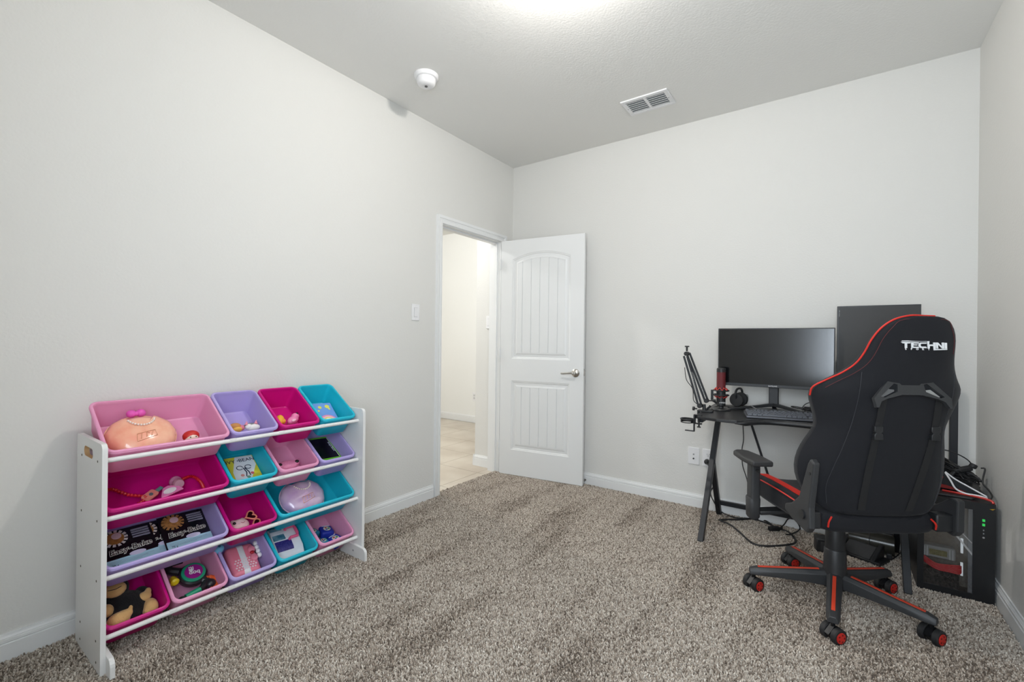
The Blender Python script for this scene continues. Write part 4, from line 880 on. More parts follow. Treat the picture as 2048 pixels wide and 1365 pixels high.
text('brand_lettering', 'ASUS', 0.018, mat('logo silver', (0.75, 0.75, 0.76), 0.4), t, T((-0.1755, -0.0138, 0.225)) @ RX(90) @ RZ(90))
MB().box(-0.1715, -0.1695, -0.0140, -0.0134, 0.600, 0.612).box(-0.1712, -0.1698, -0.0140, -0.0134, 0.575, 0.597).build('corner_mark', mat('logo grey', (0.3, 0.3, 0.3), 0.4), t)

# ---- keyboard
t = thing('keyboard', 'grey-black mechanical keyboard lying on the desk before the monitor', 'keyboard', (2.212, 2.935, DH), R(14))
KW, KD = 0.442, 0.140
MB().prism([(-KD/2, 0.002), (KD/2, 0.008), (KD/2, 0.026), (-KD/2, 0.012)], -KW/2, KW/2, 0).build('case', mat('keyboard plate', (0.09, 0.095, 0.11), 0.4, 0.4), t, bevel=0.002)
MB().box(-KW/2, KW/2, -KD/2-0.004, -KD/2+0.004, 0.004, 0.014).build('front_lip', mat('keyboard lip', (0.14, 0.145, 0.165), 0.4, 0.4), t, bevel=0.0015)
def keymesh(w_):
    h = 0.0095; a, b = w_/2-0.0006, 0.0090; c2, d2 = w_/2-0.0032, 0.0062
    me = MB().loft([[(-a, -b, 0), (a, -b, 0), (a, b, 0), (-a, b, 0)], [(-c2, -d2, h), (c2, -d2, h), (c2, d2, h), (-c2, d2, h)]]).mesh('key', smooth=False); me.materials.append(mat('keycap', (0.085, 0.092, 0.11), 0.45)); return me
U = 0.01905; KM = {}
layout = [[1.25, 1.25, 1.25, 6.25, 1.25, 1.25, 1.25, 1.25, -0.25, 1, 1, 1, -0.25, 2, 1], [2.25] + [1]*10 + [2.75, -1.25, 1, -1.25, 1, 1, 1, 1], [1.75] + [1]*11 + [2.25, -3.5, 1, 1, 1], [1.5] + [1]*12 + [1.5, -0.25, 1, 1, 1, -0.25, 1, 1, 1, 1], [1]*13 + [2, -0.25, 1, 1, 1, -0.25, 1, 1, 1, 1], [1, -1, 1, 1, 1, 1, -0.5, 1, 1, 1, 1, -0.5, 1, 1, 1, 1, -0.25, 1, 1, 1]]
sl = math.atan2(0.014, KD)
for r_i, row in enumerate(layout):
    x = -KW/2+0.006; y = -KD/2+0.016+r_i*0.0195+(0.004 if r_i == 5 else 0)
    for u_ in row:
        if u_ > 0:
            if u_ not in KM: KM[u_] = keymesh(u_*U)
            o = link('key', KM[u_], t); o.location = (x+u_*U/2, y, 0.0125+(y+KD/2)*0.1+0.003); o.rotation_euler = (sl, 0, 0)
        x += abs(u_)*U
t = thing('usb_cable_end', 'small silver-tipped cable lying on the monitor foot', 'cable', (0, 0, 0))
p0, p1 = px(1503, 813, 2, DH+0.032), px(1513, 819, 2, DH+0.030)
MB().tube([p0, p0.lerp(p1, 0.5), p1], 0.004, 8).build('tip', M_silver, t)

def cable(label, pts, r=0.003, m_=None, name='cable', k=8, n=6, group=None):
    o = MB().tube(crom(pts, k), r, n).build(name, m_ or M_rubber); return tag(o, label, 'cable', group)
rr = random.Random(11)
for k in range(5):
    base = Vector((2.30+0.02*k, 3.24+0.01*k, DH+0.006+0.005*k))
    pts = [base+Vector((rr.uniform(-0.10, 0.20), rr.uniform(-0.07, 0.07), rr.uniform(0, 0.022))) for _ in range(9)]
    cable('tangled black cord on the desk behind the keyboard', pts, 0.0032, name='desk_cable', group='tangled cords on the desk')
cable('thin black cord arching up behind the keyboard on the desk', [(2.27, 3.24, DH+0.012), (2.26, 3.24, DH+0.04), (2.30, 3.23, DH+0.07), (2.40, 3.22, DH+0.080), (2.46, 3.22, DH+0.03)], 0.0025, name='desk_cable')
cable('black cord running from the headset along the left desk edge', [(1.86, 3.24, DH+0.004), (1.80, 3.20, DH+0.004), (1.785, 3.08, DH+0.004), (1.80, 2.97, DH+0.006), (1.785, 2.92, DH+0.012)], 0.0028, name='desk_cable')
cable('thin black cord hanging from the desk behind the armrest', [px(1486, 850, 1, 3.30), px(1487, 880, 1, 3.30), px(1484, 900, 1, 3.30), px(1485, 930, 1, 3.28), px(1494, 960, 1, 3.26), px(1497, 985, 1, 3.26), px(1499, 1015, 1, 3.30), px(1500, 1035, 2, 0.006)], 0.003, name='hanging_cable')

# ---- cords on the carpet by the left desk leg
F = lambda *q: [px(x, y, 2, 0.007) for x, y in q]
cable('black power cord dropping from the outlet behind the desk leg to the carpet', [(1.695, D-0.042, 0.330), (1.72, D-0.055, 0.31), (1.765, D-0.060, 0.22), px(1421, 985, 1, 3.30), px(1430, 1008, 1, 3.24)] + F((1445, 1026), (1470, 1036), (1500, 1038), (1525, 1044), (1545, 1052), (1556, 1060)), 0.0042, name='power_cable')
cable('black braided power cord looping over the carpet under the armrest', F((1438, 1041), (1455, 1040), (1480, 1040), (1505, 1038)) + F((1530, 1042), (1550, 1055), (1575, 1064), (1588, 1076), (1591, 1085), (1578, 1090), (1540, 1093), (1512, 1090), (1495, 1080), (1480, 1066), (1460, 1050), (1440, 1042)), 0.0055, name='power_cable')
cable('black cord rising from the carpet plug to the desk underside', [px(1556, 1060, 2, 0.012), px(1568, 1050, 2, 0.03), px(1577, 1038, 1, 3.2), px(1590, 1040, 1, 3.24), px(1600, 1058, 2, 0.01), px(1585, 1068, 2, 0.008), px(1572, 1070, 2, 0.007)], 0.004, name='power_cable')
pa = px(1548, 1058, 2, 0.014)
t = thing('cable_connector', 'black rectangular cord connector lying on the carpet', 'connector', pa, R(40))
MB().box(-0.032, 0.032, -0.014, 0.014, -0.012, 0.012).build('shell', M_rubber, t, bevel=0.004)
MB().cyl((0.03, 0, 0), (0.055, 0, 0.004), 0.008, 0.005, n=10).build('strain_relief', M_rubber, t)

# ---- things on the floor under the desk
t = thing('soundbar_heater', 'long rounded dark appliance lying on the floor under the desk', 'appliance', (2.600, 3.235, 0), R(-4))
MB().loft([[(x, 0.045*math.cos(a), 0.062+0.055*math.sin(a)) for a in [2*PI*i/20 for i in range(20)]] for x in (-0.115, -0.105, 0.080, 0.090)]).build('rounded_body', mat('smoked plastic', (0.030, 0.029, 0.024), 0.22), t, bevel=0.004)
for x in (-0.09, 0.066): MB().box(x-0.012, x+0.012, -0.050, 0.050, -0.004, 0.030).build('foot', M_black, t, bevel=0.003)
MB().tube([(-0.02, 0.0465*math.cos(a), 0.062+0.0565*math.sin(a)) for a in [2*PI*i/20 for i in range(20)]], 0.0018, 5, closed=True).build('tie_band', M_rubber, t)
t = thing('foot_pedal', 'black floor pedal with a sloping tread behind the chair base', 'pedal', px(1722, 1113, 2, 0.0), R(-26))
MB().box(-0.110, 0.110, -0.055, 0.060, -0.004, 0.016).build('base', M_black, t, bevel=0.004)
MB().prism([(-0.048, 0.016), (0.052, 0.016), (0.052, 0.060), (0.030, 0.062)], -0.075, 0.060, 0).build('tread', M_chairp, t, bevel=0.004)
for x in (-0.086, 0.072): MB().prism([(-0.055, 0.014), (0.058, 0.014), (0.058, 0.078), (0.040, 0.078)], x-0.010, x+0.012, 0).build('side_cheek', M_black, t, bevel=0.004)
t = thing('black_speaker_box', 'small black box on the carpet behind the chair column', 'box', (2.385, 3.105, 0), R(12))
MB().box(-0.055, 0.075, -0.035, 0.040, -0.004, 0.075).build('body', M_black, t, bevel=0.006)
MB().box(-0.036, 0.065, -0.0365, -0.034, 0.008, 0.058).build('front_panel', M_chairp, t, bevel=0.002)
cable('thin black cord on the carpet between desk leg and computer tower', F((1772, 1118), (1782, 1120), (1795, 1112), (1806, 1104), (1822, 1116), (1833, 1128)), 0.003, name='power_cable')
t = thing('upright_pole', 'slim black upright pole in the corner behind the computer tower', 'pole', (2.930, 3.325, 0))
MB().box(-0.016, 0.016, -0.013, 0.013, 0.0, 0.95).build('post', M_blackm, t, bevel=0.002)
MB().box(-0.05, 0.05, -0.03, 0.03, -0.005, 0.008).build('foot_plate', M_blackm, t, bevel=0.002)

# ---- computer tower
TX0, TX1, TY0, TY1, TZ = 2.742, 3.004, 2.905, 3.27, 0.450
t = thing('computer_tower', 'black computer tower with glass side panel in the right corner', 'computer', (0, 0, 0))
F0 = TY0+0.02; gl = TX0+0.024
sh_ = MB().box(TX0+0.006, TX1-0.006, TY1-0.006, TY1, 0.022, TZ-0.016).box(TX1-0.006, TX1, F0, TY1, 0.022, TZ-0.016).box(TX0, TX0+0.006, F0, TY1, 0.022, TZ-0.016).box(TX0, TX1, F0, TY1, -0.004, 0.022).box(TX0, TX1, F0, TY1, TZ-0.016, TZ)
sh_.box(TX0, TX0+0.024, TY0, F0, 0.030, TZ-0.036).box(TX1-0.072, TX1, TY0, F0, 0.030, TZ-0.036).box(TX0, TX1, TY0, F0, -0.004, 0.030).box(TX0, TX1, TY0, F0, TZ-0.036, TZ)
sh_.build('case', mat('tower black', (0.007, 0.0075, 0.009), 0.4), t, smooth=False)
MB().box(TX0+0.024, TX1-0.072, TY0+0.002, TY0+0.005, 0.030, TZ-0.036).build('glass_panel', glassy('smoked glass', (0.92, 0.92, 0.92), 0.10, 1.0, 0.05), t)
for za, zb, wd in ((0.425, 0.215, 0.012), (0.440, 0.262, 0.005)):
    MB().prism([(gl+0.004, za), (gl+0.004+wd, za), (TX1-0.074, zb), (TX1-0.074, zb-wd)], TY0+0.0008, TY0+0.0014, 1).build('film_shine', glassy('film shine', (1, 1, 1), 0.45, 1.0, 0.5), t)  # whitish strips laid on the glass to imitate a diagonal film reflection
MB().box(TX1-0.086, TX1-0.072, TY0+0.006, TY0+0.012, 0.030, TZ-0.036).build('grey_edge_strip', mat('tower strip', (0.14, 0.15, 0.165), 0.4), t)
MB().box(gl, TX1-0.072, TY0+0.080, TY0+0.085, 0.02, TZ-0.02).build('motherboard_tray', mat('board brown', (0.17, 0.16, 0.145), 0.5, var=(25, '#6a645b')), t)
MB().box(gl, gl+0.115, TY0+0.025, TY0+0.078, 0.150, 0.205).build('graphics_card', mat('card grey', (0.30, 0.31, 0.31), 0.35), t, bevel=0.006)
MB().box(gl+0.022, gl+0.085, TY0+0.023, TY0+0.026, 0.164, 0.190).build('card_badge', mat('card badge', (0.12, 0.11, 0.05), 0.35, var=(300, '#8a845a')), t)
for dx in (0.004, 0.013, 0.092, 0.102): MB().box(gl+dx, gl+dx+0.004, TY0+0.0235, TY0+0.026, 0.154, 0.200).build('card_rib', mat('card rib', (0.5, 0.51, 0.52), 0.4), t)
M_strip = mat('white emissive strip', (0.8, 0.86, 0.9), 0.4, emit=0.35)  # white strips given a slight emission of their own
for z0_, z1_ in ((0.315, 0.375), (0.195, 0.262), (0.090, 0.150)): MB().box(TX1-0.106, TX1-0.098, TY0+0.03, TY0+0.04, z0_, z1_).build('white_strip', M_strip, t)
MB().box(gl+0.112, gl+0.122, TY0+0.05, TY0+0.08, 0.285, 0.312).build('memory_strip', M_strip, t)
for zz in (0.268, 0.325, 0.345): MB().box(gl+0.115, gl+0.119, TY0+0.05, TY0+0.08, zz, zz+0.008).build('memory_clip', M_silver, t)
MB().box(gl, TX1-0.11, TY0+0.03, TY0+0.078, 0.024, 0.090).build('power_supply_shroud', M_black, t)
for k in range(6):
    q = crom([(gl+0.002, TY0+0.03+0.004*k, 0.150-0.006*k), (gl+0.045, TY0+0.022, 0.126-0.005*k), (gl+0.09, TY0+0.020, 0.130-0.006*k), (gl+0.128, TY0+0.022, 0.136-0.007*k), (gl+0.136, TY0+0.05, 0.120)], 6)
    MB().tube(q, 0.0032, 6).build('red_lead', mat('red lead', '#c41f28', 0.5), t)
for k in range(5):
    q = crom([(gl+0.01+0.02*k, TY0+0.03, 0.095), (gl+0.03+0.018*k, TY0+0.022, 0.070), (gl+0.06+0.012*k, TY0+0.025, 0.078), (gl+0.08+0.01*k, TY0+0.03, 0.050)], 5)
    MB().tube(q, 0.0025, 5).build('black_lead', M_rubber, t)
M_grn = mat('green led', '#2fb850', 0.4, emit=0.5)
for z_ in (0.367, 0.347): MB().box(TX1-0.0425, TX1-0.0335, TY0-0.0012, TY0+0.001, z_, z_+0.011).build('green_port', M_grn, t)
for z_ in (0.325, 0.310): MB().box(TX1-0.040, TX1-0.036, TY0-0.001, TY0+0.001, z_, z_+0.006).build('audio_jack', M_grey, t)
MB().cyl((TX1-0.038, TY0+0.001, 0.295), (TX1-0.038, TY0-0.002, 0.295), 0.004, n=12).build('power_button', M_silver, t)
MB().prism([(TX1-0.020, TZ-0.022), (TX1-0.002, TZ-0.018), (TX1-0.010, TZ-0.026)], TY0-0.001, TY0+0.001, 1).build('gold_badge', mat('badge gold', '#c79a2c', 0.35, 0.6), t)
MB().prism([(TX0+0.03, TY0+0.03), (TX1-0.07, TY0+0.03), (TX1-0.055, TY0+0.06), (TX1-0.07, TY0+0.11), (TX0+0.03, TY0+0.11)], TZ, TZ+0.008, 2).build('top_handle', M_chairp, t, bevel=0.003)

# ---- pile on top of the tower
ZT = TZ+0.008
t = thing('black_red_gadget', 'black and red boxy gadget lying on top of the computer tower', 'gadget', (2.860, 3.115, ZT), R(-14))
MB().prism([(-0.115, 0.0), (0.125, 0.0), (0.130, 0.008), (0.010, 0.078), (-0.115, 0.085)], -0.075, 0.075, 1).build('sloping_body', mat('gadget black', (0.022, 0.024, 0.028), 0.3), t, bevel=0.004)
MB().prism([(-0.110, 0.046), (0.004, 0.040), (0.010, 0.060), (-0.04, 0.078), (-0.110, 0.074)], -0.078, -0.074, 1).build('red_side_graphic', M_redp, t)
MB().prism([(-0.06, 0.006), (0.09, 0.006), (0.02, 0.022), (-0.04, 0.024)], -0.0775, -0.074, 1).build('red_lower_graphic', mat('deep red', '#8f1c16', 0.5), t)
cable('glossy red cord along the front edge of the tower top', [(2.84, 2.985, ZT+0.006), (2.90, 2.965, ZT+0.007), (2.96, 2.945, ZT+0.007), (2.992, 2.925, ZT+0.003), (2.999, 2.915, ZT-0.006)], 0.005, M_redp, name='red_cable')
cable('white cord draped over the gadget on the computer tower', [(2.855, 3.02, ZT+0.085), (2.870, 2.995, ZT+0.055), (2.885, 2.975, ZT+0.024), (2.915, 2.960, ZT+0.012), (2.955, 2.950, ZT+0.012), (2.985, 2.940, ZT+0.008)], 0.0038, mat('white cord', (0.8, 0.8, 0.82), 0.4), name='white_cable')
cable('white cord stretched from the gadget to the tower corner', [(2.855, 3.025, ZT+0.088), (2.890, 3.015, ZT+0.060), (2.935, 2.995, ZT+0.036), (2.985, 2.955, ZT+0.012)], 0.0034, MATS['white cord'], name='white_cable')
rr = random.Random(5)
for k in range(9):
    pts = []
    for j in range(11):
        u_ = rr.uniform(0, 1); xx = 2.84+0.15*u_; pts.append(Vector((xx, rr.uniform(3.06, 3.20), ZT+0.015+(0.135-0.09*u_)*rr.uniform(0.35, 1.0))))
    cable('tangled black cord piled on top of the computer tower', pts, rr.choice((0.0028, 0.0034, 0.0042)), name='piled_cable', group='tangled cords on the computer tower')
cable('thin black cord arching over the pile on the computer tower', [(2.80, 3.12, ZT+0.17), (2.86, 3.12, ZT+0.178), (2.905, 3.12, ZT+0.168), (2.945, 3.12, ZT+0.145), (2.968, 3.12, ZT+0.118)], 0.003, name='piled_cable')
cable('black cord looping beside the wall at the right of the tower', [(2.985, 3.06, ZT+0.12), (2.996, 3.05, ZT+0.118), (2.985, 3.03, ZT+0.06), (2.998, 3.00, ZT+0.035), (3.004, 2.97, ZT+0.018), (2.998, 2.95, ZT+0.006)], 0.0034, name='piled_cable')
t = thing('power_adapter', 'black angled plug adapter resting on top of the cord pile', 'adapter', (2.950, 3.10, ZT+0.098), R(20))
MB().bar((-0.06, 0, -0.012), (0.012, 0, 0.010), 0.026, 0.026).build('body', M_rubber, t, bevel=0.008)
MB().cyl((0.012, 0, 0.010), (0.022, 0, 0.028), 0.015, n=14).build('plug_head', M_rubber, t, bevel=0.004)
MB().tube([(-0.055, 0, -0.012), (-0.075, 0.0, -0.04), (-0.07, 0.01, -0.075), (-0.06, 0.015, -0.092)], 0.009, 8).build('cord_stub', M_rubber, t)

# ================================================================== GAMING CHAIR
ch = thing('gaming_chair', 'black and red racing-style gaming chair on a five-star base', 'chair', (2.42, 2.515, 0), R(33.5))
# star base: five legs with red inlay, each with a twin-wheel caster
HZ = 0.100
base_rot = 53-33.5
for k in range(5):
    M5 = RZ(base_rot+72*k)
    def q5(pts): return [tuple(M5 @ Vector(p)) for p in pts]
    secs = []
    for r, hw_, zb, zt in ((0.030, 0.030, 0.078, 0.142), (0.10, 0.028, 0.080, 0.134), (0.22, 0.025, 0.078, 0.118), (0.315, 0.024, 0.074, 0.106), (0.345, 0.018, 0.072, 0.096)):
        secs.append(q5([(r, -hw_, zb), (r, hw_, zb), (r, hw_, zt-0.014), (r, hw_*0.55, zt), (r, -hw_*0.55, zt), (r, -hw_, zt-0.014)]))
    lg = MB().loft(secs).build('base_leg', M_chairp, ch, bevel=0.002)
    MB().loft([q5([(r, -0.0065, z-0.001), (r, 0.0065, z-0.001), (r, 0.0065, z+0.0018), (r, -0.0065, z+0.0018)]) for r, z in ((0.062, 0.1385), (0.10, 0.134), (0.22, 0.118), (0.310, 0.107))]).build('red_inlay', mat('inlay red', '#d2452c', 0.45), lg)
    # caster: axle across the rolling direction; all wheels trail towards the camera's left
    cp = M5 @ Vector((0.328, 0, 0))
    cst = bpy.data.objects.new('caster', None); COL.objects.link(cst); cst.parent = ch; cst.empty_display_size = 0.02
    cst.matrix_local = T(cp) @ RZ(-33.5-42+(4, -6, 8, 0, 5)[k])
    MB().cyl((0, 0, 0.045), (0, 0, 0.082), 0.0085, n=12).prism([(-0.032, 0.030), (0.0, 0.062), (0.030, 0.045), (0.034, 0.028), (0.0, 0.034)], -0.010, 0.010, 0).cyl((-0.012, 0, 0.027), (0.012, 0, 0.027), 0.024, n=20).build('fork', M_blackg, cst)
    for s in (-1, 1):
        MB().lathe([(0.010, -0.011), (0.0275, -0.011), (0.0315, -0.008), (0.0315, 0.008), (0.0275, 0.011), (0.010, 0.011)], 24, T((s*0.024, 0, 0.0265)) @ RY(90)).build('wheel', M_rubber, cst, label='black wheel')
        MB().lathe([(0.004, 0), (0.021, 0.0), (0.021, 0.003), (0.012, 0.0045), (0.004, 0.004)], 20, T((s*0.0335, 0, 0.0265)) @ RY(90*s)).build('red_hub', M_redp, cst)
        for a in range(5): MB().cyl((s*0.0362, 0.013*math.cos(a*1.257), 0.0265+0.013*math.sin(a*1.257)), (s*0.0385, 0.013*math.cos(a*1.257), 0.0265+0.013*math.sin(a*1.257)), 0.0035, n=8).build('hub_hole', mat('dark red', '#6d100d', 0.6), cst)
MB().lathe([(0.050, 0.072), (0.052, 0.080), (0.050, 0.120), (0.046, 0.140), (0.044, 0.150), (0.042, 0.236), (0.040, 0.240), (0.0385, 0.242), (0.037, 0.330), (0.035, 0.335), (0.035, 0.372)], 32).build('gas_lift_column', M_black, ch)
MB().box(-0.075, 0.075, -0.13, 0.11, 0.366, 0.400).build('tilt_mechanism', M_black, ch, bevel=0.006)
MB().tube([(0.07, 0.0, 0.385), (0.20, 0.01, 0.375), (0.245, 0.01, 0.370)], 0.006, 8).build('tilt_lever', M_black, ch)

# seat: sections from back to front, bolsters at the sides
def seat_sec(y, zb, zc, zr, hw_):
    up = [(-hw_, zr-0.035), (-hw_+0.012, zr-0.006), (-hw_+0.045, zr), (-hw_+0.085, zr-0.012), (-0.12, zc+0.004), (0, zc), (0.12, zc+0.004), (hw_-0.085, zr-0.012), (hw_-0.045, zr), (hw_-0.012, zr-0.006), (hw_, zr-0.035)]
    lo = [(hw_-0.006, zb+0.02), (hw_-0.03, zb), (0, zb), (-hw_+0.03, zb), (-hw_+0.006, zb+0.02)]
    return [(x, y, z) for x, z in up+lo]
secs = [seat_sec(-0.262, 0.425, 0.476, 0.478, 0.195), seat_sec(-0.250, 0.408, 0.486, 0.492, 0.225), seat_sec(-0.18, 0.400, 0.478, 0.505, 0.250), seat_sec(-0.05, 0.400, 0.462, 0.522, 0.268), seat_sec(0.10, 0.400, 0.462, 0.522, 0.270), seat_sec(0.20, 0.400, 0.470, 0.515, 0.268), seat_sec(0.262, 0.412, 0.470, 0.498, 0.255), seat_sec(0.275, 0.430, 0.460, 0.480, 0.240)]
seat = MB().loft(secs).build('seat', M_fabric, ch, sub=1)
for s in (-1, 1):
    MB().loft([[(s*(hw_-0.034), y, z+0.0035), (s*(hw_-0.070), y, z+0.001), (s*(hw_-0.070), y, z-0.003), (s*(hw_-0.034), y, z-0.001)] for y, z, hw_ in ((-0.17, 0.500, 0.250), (-0.05, 0.5175, 0.268), (0.10, 0.518, 0.270), (0.20, 0.512, 0.268))]).build('red_bolster_stripe', M_red, seat)
    MB().tube(crom([(s*0.226, -0.245, 0.470), (s*0.247, -0.18, 0.488), (s*0.266, -0.05, 0.505), (s*0.268, 0.10, 0.505), (s*0.264, 0.20, 0.498)], 6), 0.0032, 6).build('red_piping', M_red, seat)
    MB().tube(crom([(s*0.190, -0.262, 0.480), (s*0.204, -0.268, 0.462), (s*0.206, -0.266, 0.440)], 5), 0.0035, 6).build('rear_red_piping', M_red, seat)

# backrest: horizontal sections; the wings curl forward (+y)
def bfw(z): return -0.272-0.235*(z-0.48)
PROF = [(0.486, 0.1725, 0.023, 0.045), (0.5, 0.2185, 0.0345, 0.065), (0.54, 0.2622, 0.069, 0.078), (0.6, 0.2944, 0.1035, 0.08), (0.66, 0.3036, 0.1207, 0.08), (0.72, 0.2967, 0.1265, 0.08), (0.78, 0.276, 0.1207, 0.078), (0.83, 0.253, 0.1092, 0.076), (0.87, 0.2607, 0.1092, 0.075), (0.92, 0.2799, 0.115, 0.074), (0.96, 0.2942, 0.1207, 0.072), (0.995, 0.2906, 0.115, 0.07), (1.025, 0.2531, 0.0978, 0.068), (1.055, 0.2166, 0.0713, 0.066), (1.09, 0.187, 0.0517, 0.064), (1.13, 0.171, 0.0403, 0.062), (1.18, 0.1585, 0.0322, 0.06), (1.222, 0.1368, 0.0253, 0.056), (1.252, 0.1026, 0.0184, 0.046), (1.266, 0.057, 0.0092, 0.026)]
def back_sec(z, w_, wing, th):
    b = bfw(z); n = 9; out = []; 
    for i in range(n+1):
        s = -1+2*i/n; x = w_*math.copysign(abs(s)**0.9, s); out.append((x, b+wing*abs(s)**3.0, z))
    inn = []
    for i in range(n+1):
        s = 1-2*i/n; inn.append(((w_-0.022)*s, b+th+wing*0.85*abs(s)**2.2-0.012*abs(s)**6, z))
    return out+inn
back = MB().loft([back_sec(*q) for q in PROF]).build('backrest', M_fabric, ch, sub=1)
# red piping along the head and shoulder seam on both sides
pip = []
for z, w_, wing, th in PROF[10:]: pip.append((-w_+0.010, bfw(z)+wing*0.93+0.004, z))
pip += [(0.0, bfw(1.266)+0.012, 1.2655), (0.035, bfw(1.266)+0.010, 1.2645)]
MB().tube(crom(pip, 5), 0.0032, 8).build('red_piping', M_red, back)
def onback(x, z, off=0.0):
    best = min(PROF, key=lambda q: abs(q[0]-z)); 
    ws = [q for q in PROF]; 
    for a, b in zip(ws[:-1], ws[1:]):
        if a[0] <= z <= b[0]:
            f = (z-a[0])/(b[0]-a[0]); w_ = a[1]+(b[1]-a[1])*f; wi = a[2]+(b[2]-a[2])*f; break
    else: w_, wi = best[1], best[2]
    s = min(1, abs(x)/w_)**(1/0.9)
    return Vector((x, bfw(z)+wi*s**3-off, z))
sm = []
for z, w_, wing, th in PROF[11:-1]: sm.append(tuple(onback(-(w_-0.034), z, 0.0005)))
MB().tube(crom(sm+[(-x, y, z) for x, y, z in reversed(sm[4:])], 4), 0.0010, 5).build('stitched_seam', mat('dark red thread', '#5a2224', 0.7), back)
for s in (-1, 1):
    MB().tube(crom([onback(s*x, z, 0.001) for x, z in ((0.165, 1.060), (0.168, 0.990), (0.168, 0.930), (0.170, 0.850), (0.185, 0.76), (0.205, 0.67), (0.215, 0.60), (0.205, 0.53))], 5), 0.0012, 5).build('panel_seam', mat('grey thread', (0.026, 0.028, 0.034), 0.7), back)

# the white embroidered logo on the head part
bang = math.atan(0.235)
LM = Matrix.Translation((0, bfw(1.160)-0.0045, 1.160)) @ RX(90) @ Matrix.Rotation(-bang*0.9, 4, 'X')
lg = bpy.data.objects.new('logo', None); COL.objects.link(lg); lg.parent = back; lg.matrix_local = LM @ T((0.008, 0, 0)); lg.empty_display_size = 0.02
k_ = 0.1575/1350.0
def lp(*pts): return [((x-985)*k_, -(y-440)*k_) for x, y in pts]
glyphs = {'T': [lp((310,335),(595,340),(575,380),(485,382),(465,525),(400,525),(418,382),(355,380))],
 'E': [lp((610,340),(845,345),(822,382),(672,384),(668,410),(790,412),(770,442),(660,440),(655,480),(800,482),(825,520),(590,520))],
 'C': [lp((1075,345),(1050,385),(900,388),(878,420),(876,450),(892,475),(1025,475),(1052,522),(862,520),(820,480),(812,430),(832,385),(880,348))],
 'H': [lp((345,295),(1160,283),(1130,408),(1255,408),(1262,345),(1328,345),(1300,545),(1640,540),(1636,568),(1240,585),(1250,455),(1142,455),(1130,525),(1070,525),(1092,320),(340,318))],
 'N': [lp((1335,345),(1400,345),(1505,470),(1515,345),(1578,345),(1555,530),(1500,530),(1390,400),(1380,530),(1328,530))],
 'I': [lp((1595,348),(1665,352),(1640,530),(1575,530))]}
for nm, polys in glyphs.items():
    g = MB()
    for p in polys: g.prism(p, 0, 0.0022, 2)
    o = g.build('lettering', mat('white thread', (0.75, 0.76, 0.77), 0.7), lg, smooth=False)
for i, ch_ in enumerate('SPORT'):
    x, y = lp((420+170*i, 558))[0]
    text('lettering', ch_, 0.0092, MATS['white thread'], lg, T((x, y, 0.0012)), ext=0.001, bold=0.0002)

# belt frame with two slots, straps and buckles
BM = T((0, bfw(0.985)-0.002, 0.985)) @ RX(90) @ Matrix.Rotation(-bang, 4, 'X')
fr_ = bpy.data.objects.new('belt_slot_frame', None); COL.objects.link(fr_); fr_.parent = back; fr_.matrix_local = BM @ T((-0.006, 0.004, 0.006)); fr_.empty_display_size = 0.02
mb = MB()
for s in (1, -1):
    half = [(0, 0.024), (0.032, 0.024), (0.056, 0.052), (0.066, 0.052), (0.136, -0.024), (0.132, -0.058), (0.124, -0.058), (0.112, -0.036), (0.090, -0.026), (0.036, -0.012), (0.0, -0.012)]
    slot = [(0.046, 0.026), (0.058, 0.030), (0.112, -0.018), (0.098, -0.022), (0.050, 0.000)]
    # ring pieces between outline and slot
    quads = [[half[0], half[1], slot[0], slot[4], half[9], half[10]], [half[1], half[2], half[3], slot[1], slot[0]], [half[3], half[4], slot[2], slot[1]], [half[4], half[5], half[6], half[7], half[8], slot[3], slot[2]], [half[8], half[9], slot[4], slot[3]]]
    for q in quads: mb.prism([(s*x, y) for x, y in q], -0.006, 0.008, 2)
mb.build('frame', M_chairp, fr_, smooth=False)
for s in (-1, 1): MB().prism([(s*x, y) for x, y in [(0.050, 0.022), (0.058, 0.026), (0.106, -0.016), (0.096, -0.019), (0.053, 0.002)]], -0.007, -0.004, 2).build('slot_light_patch', mat('slot light', (0.36, 0.36, 0.34), 0.6) if s > 0 else mat('slot dim light', (0.14, 0.14, 0.14), 0.6), fr_)  # pale patches imitate light showing through the belt slots, dimmer on the left
for s in (-1, 1):
    st = [onback(s*x+dx, z, 0.0025) for x, z, dx in ((0.100, 0.962, 0.010), (0.103, 0.90, 0.014), (0.106, 0.83, 0.017), (0.106, 0.78, 0.016), (0.102, 0.68, 0.010), (0.096, 0.58, 0.004), (0.090, 0.515, 0.0))]
    secs = [[(p.x-hw_, p.y-0.0012, p.z), (p.x+hw_, p.y-0.0012, p.z), (p.x+hw_, p.y+0.0012, p.z), (p.x-hw_, p.y+0.0012, p.z)] for p, hw_ in zip(st, [0.013]*4+[0.014]*3)]
    sp = MB().loft(secs).build('strap', mat('webbing black', (0.010, 0.010, 0.011), 0.75, bump=(700, 0.4, 0.001)), back)
    p = onback(s*0.106+0.017, 0.832, 0.008)
    MB().prism([(p.x+a, p.z+b) for a, b in [(-0.016, 0.026), (0.016, 0.026), (0.016, 0.006), (0.010, 0.0), (0.016, -0.006), (0.016, -0.026), (-0.016, -0.026), (-0.016, -0.006), (-0.010, 0.0), (-0.016, 0.006)]], p.y-0.006, p.y+0.008, 1).build('buckle', M_black, sp, bevel=0.002)

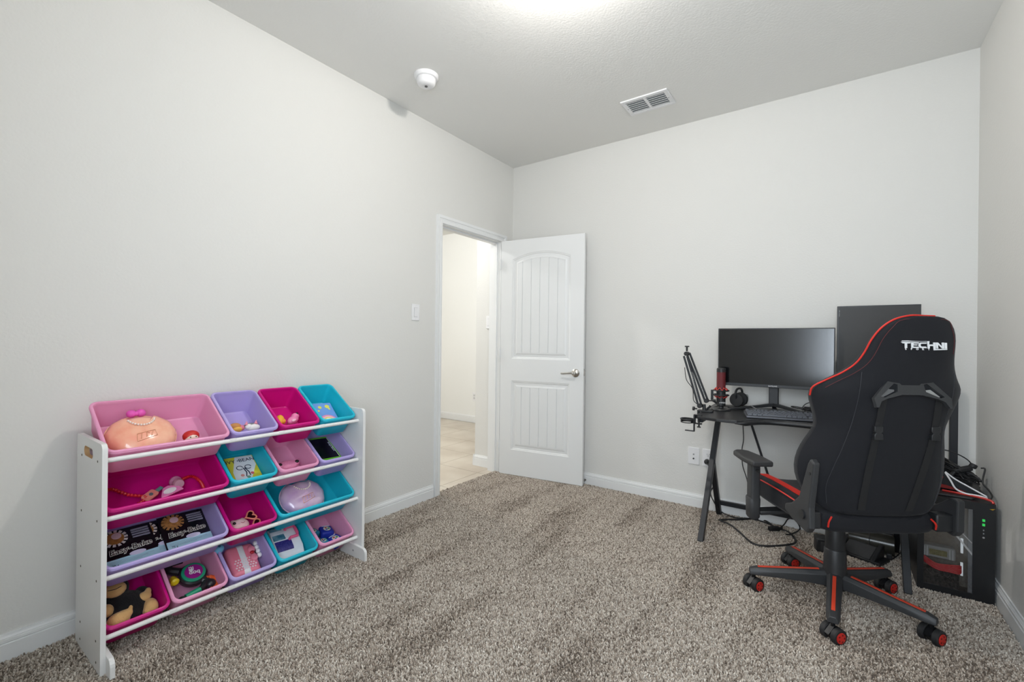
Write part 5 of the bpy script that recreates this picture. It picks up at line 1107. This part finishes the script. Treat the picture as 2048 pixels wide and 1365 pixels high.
# recline brackets on both sides
for s in (-1, 1):
    prof = [(-0.312, 0.700), (-0.288, 0.714), (-0.272, 0.692), (-0.216, 0.545), (-0.165, 0.500), (-0.120, 0.482), (-0.115, 0.455), (-0.165, 0.436), (-0.270, 0.416), (-0.288, 0.440), (-0.284, 0.520)]
    if s > 0: prof = [(-0.290, 0.560), (-0.262, 0.566), (-0.240, 0.552), (-0.205, 0.525), (-0.165, 0.500), (-0.120, 0.482), (-0.115, 0.455), (-0.165, 0.436), (-0.270, 0.416), (-0.288, 0.440)]
    x0, x1 = (-0.292, -0.266) if s < 0 else (0.266, 0.296)
    br = MB().prism(prof, x0, x1, 0).build('recline_bracket', M_chairp, ch, bevel=0.006, smooth=False)
    MB().cyl((s*0.290, -0.245, 0.482), (s*0.299, -0.245, 0.482), 0.018, n=20).build('pivot_cap', M_black, br)
    if s < 0: MB().cyl((s*0.2905, -0.288, 0.655), (s*0.2945, -0.288, 0.655), 0.006, n=12).build('screw', M_black, br)
    MB().box(-0.272 if s < 0 else 0.205, -0.235 if s < 0 else 0.275, -0.272, -0.225, 0.432, 0.500).build('hinge_block', M_black, ch, bevel=0.006)
    # armrest
    arm = bpy.data.objects.new('armrest', None); COL.objects.link(arm); arm.parent = ch; arm.location = (s*0.335, 0.06, 0); arm.empty_display_size = 0.03
    pad = [(-0.046, -0.085), (0.046, -0.085), (0.050, 0.02), (0.038, 0.125), (0.016, 0.150), (-0.016, 0.150), (-0.038, 0.125), (-0.050, 0.02)]
    MB().prism(pad, 0.606, 0.632, 2).build('pad', mat('arm pad', (0.028, 0.028, 0.029), 0.6), arm, bevel=0.008, seg=3)
    MB().prism(rrect(0.042, 0.052, 0.010), 0.430, 0.606, 2).build('upper_post', M_chairp, arm, bevel=0.002)
    MB().loft([[(x, y+0.004, z) for x, y in rrect(w_, h_, 0.016)] for z, w_, h_ in ((0.348, 0.040, 0.050), (0.356, 0.048, 0.058), (0.440, 0.052, 0.060), (0.446, 0.047, 0.056))]).build('lower_post_sleeve', M_chairp, arm)
    MB().bar((-s*0.02, 0.0, 0.378), (-s*0.20, -0.01, 0.392), 0.060, 0.018).build('mounting_arm', M_black, arm, bevel=0.004)
    MB().box(-0.004, 0.004, -0.052, -0.026, 0.572, 0.582).build('height_latch', M_black, arm)
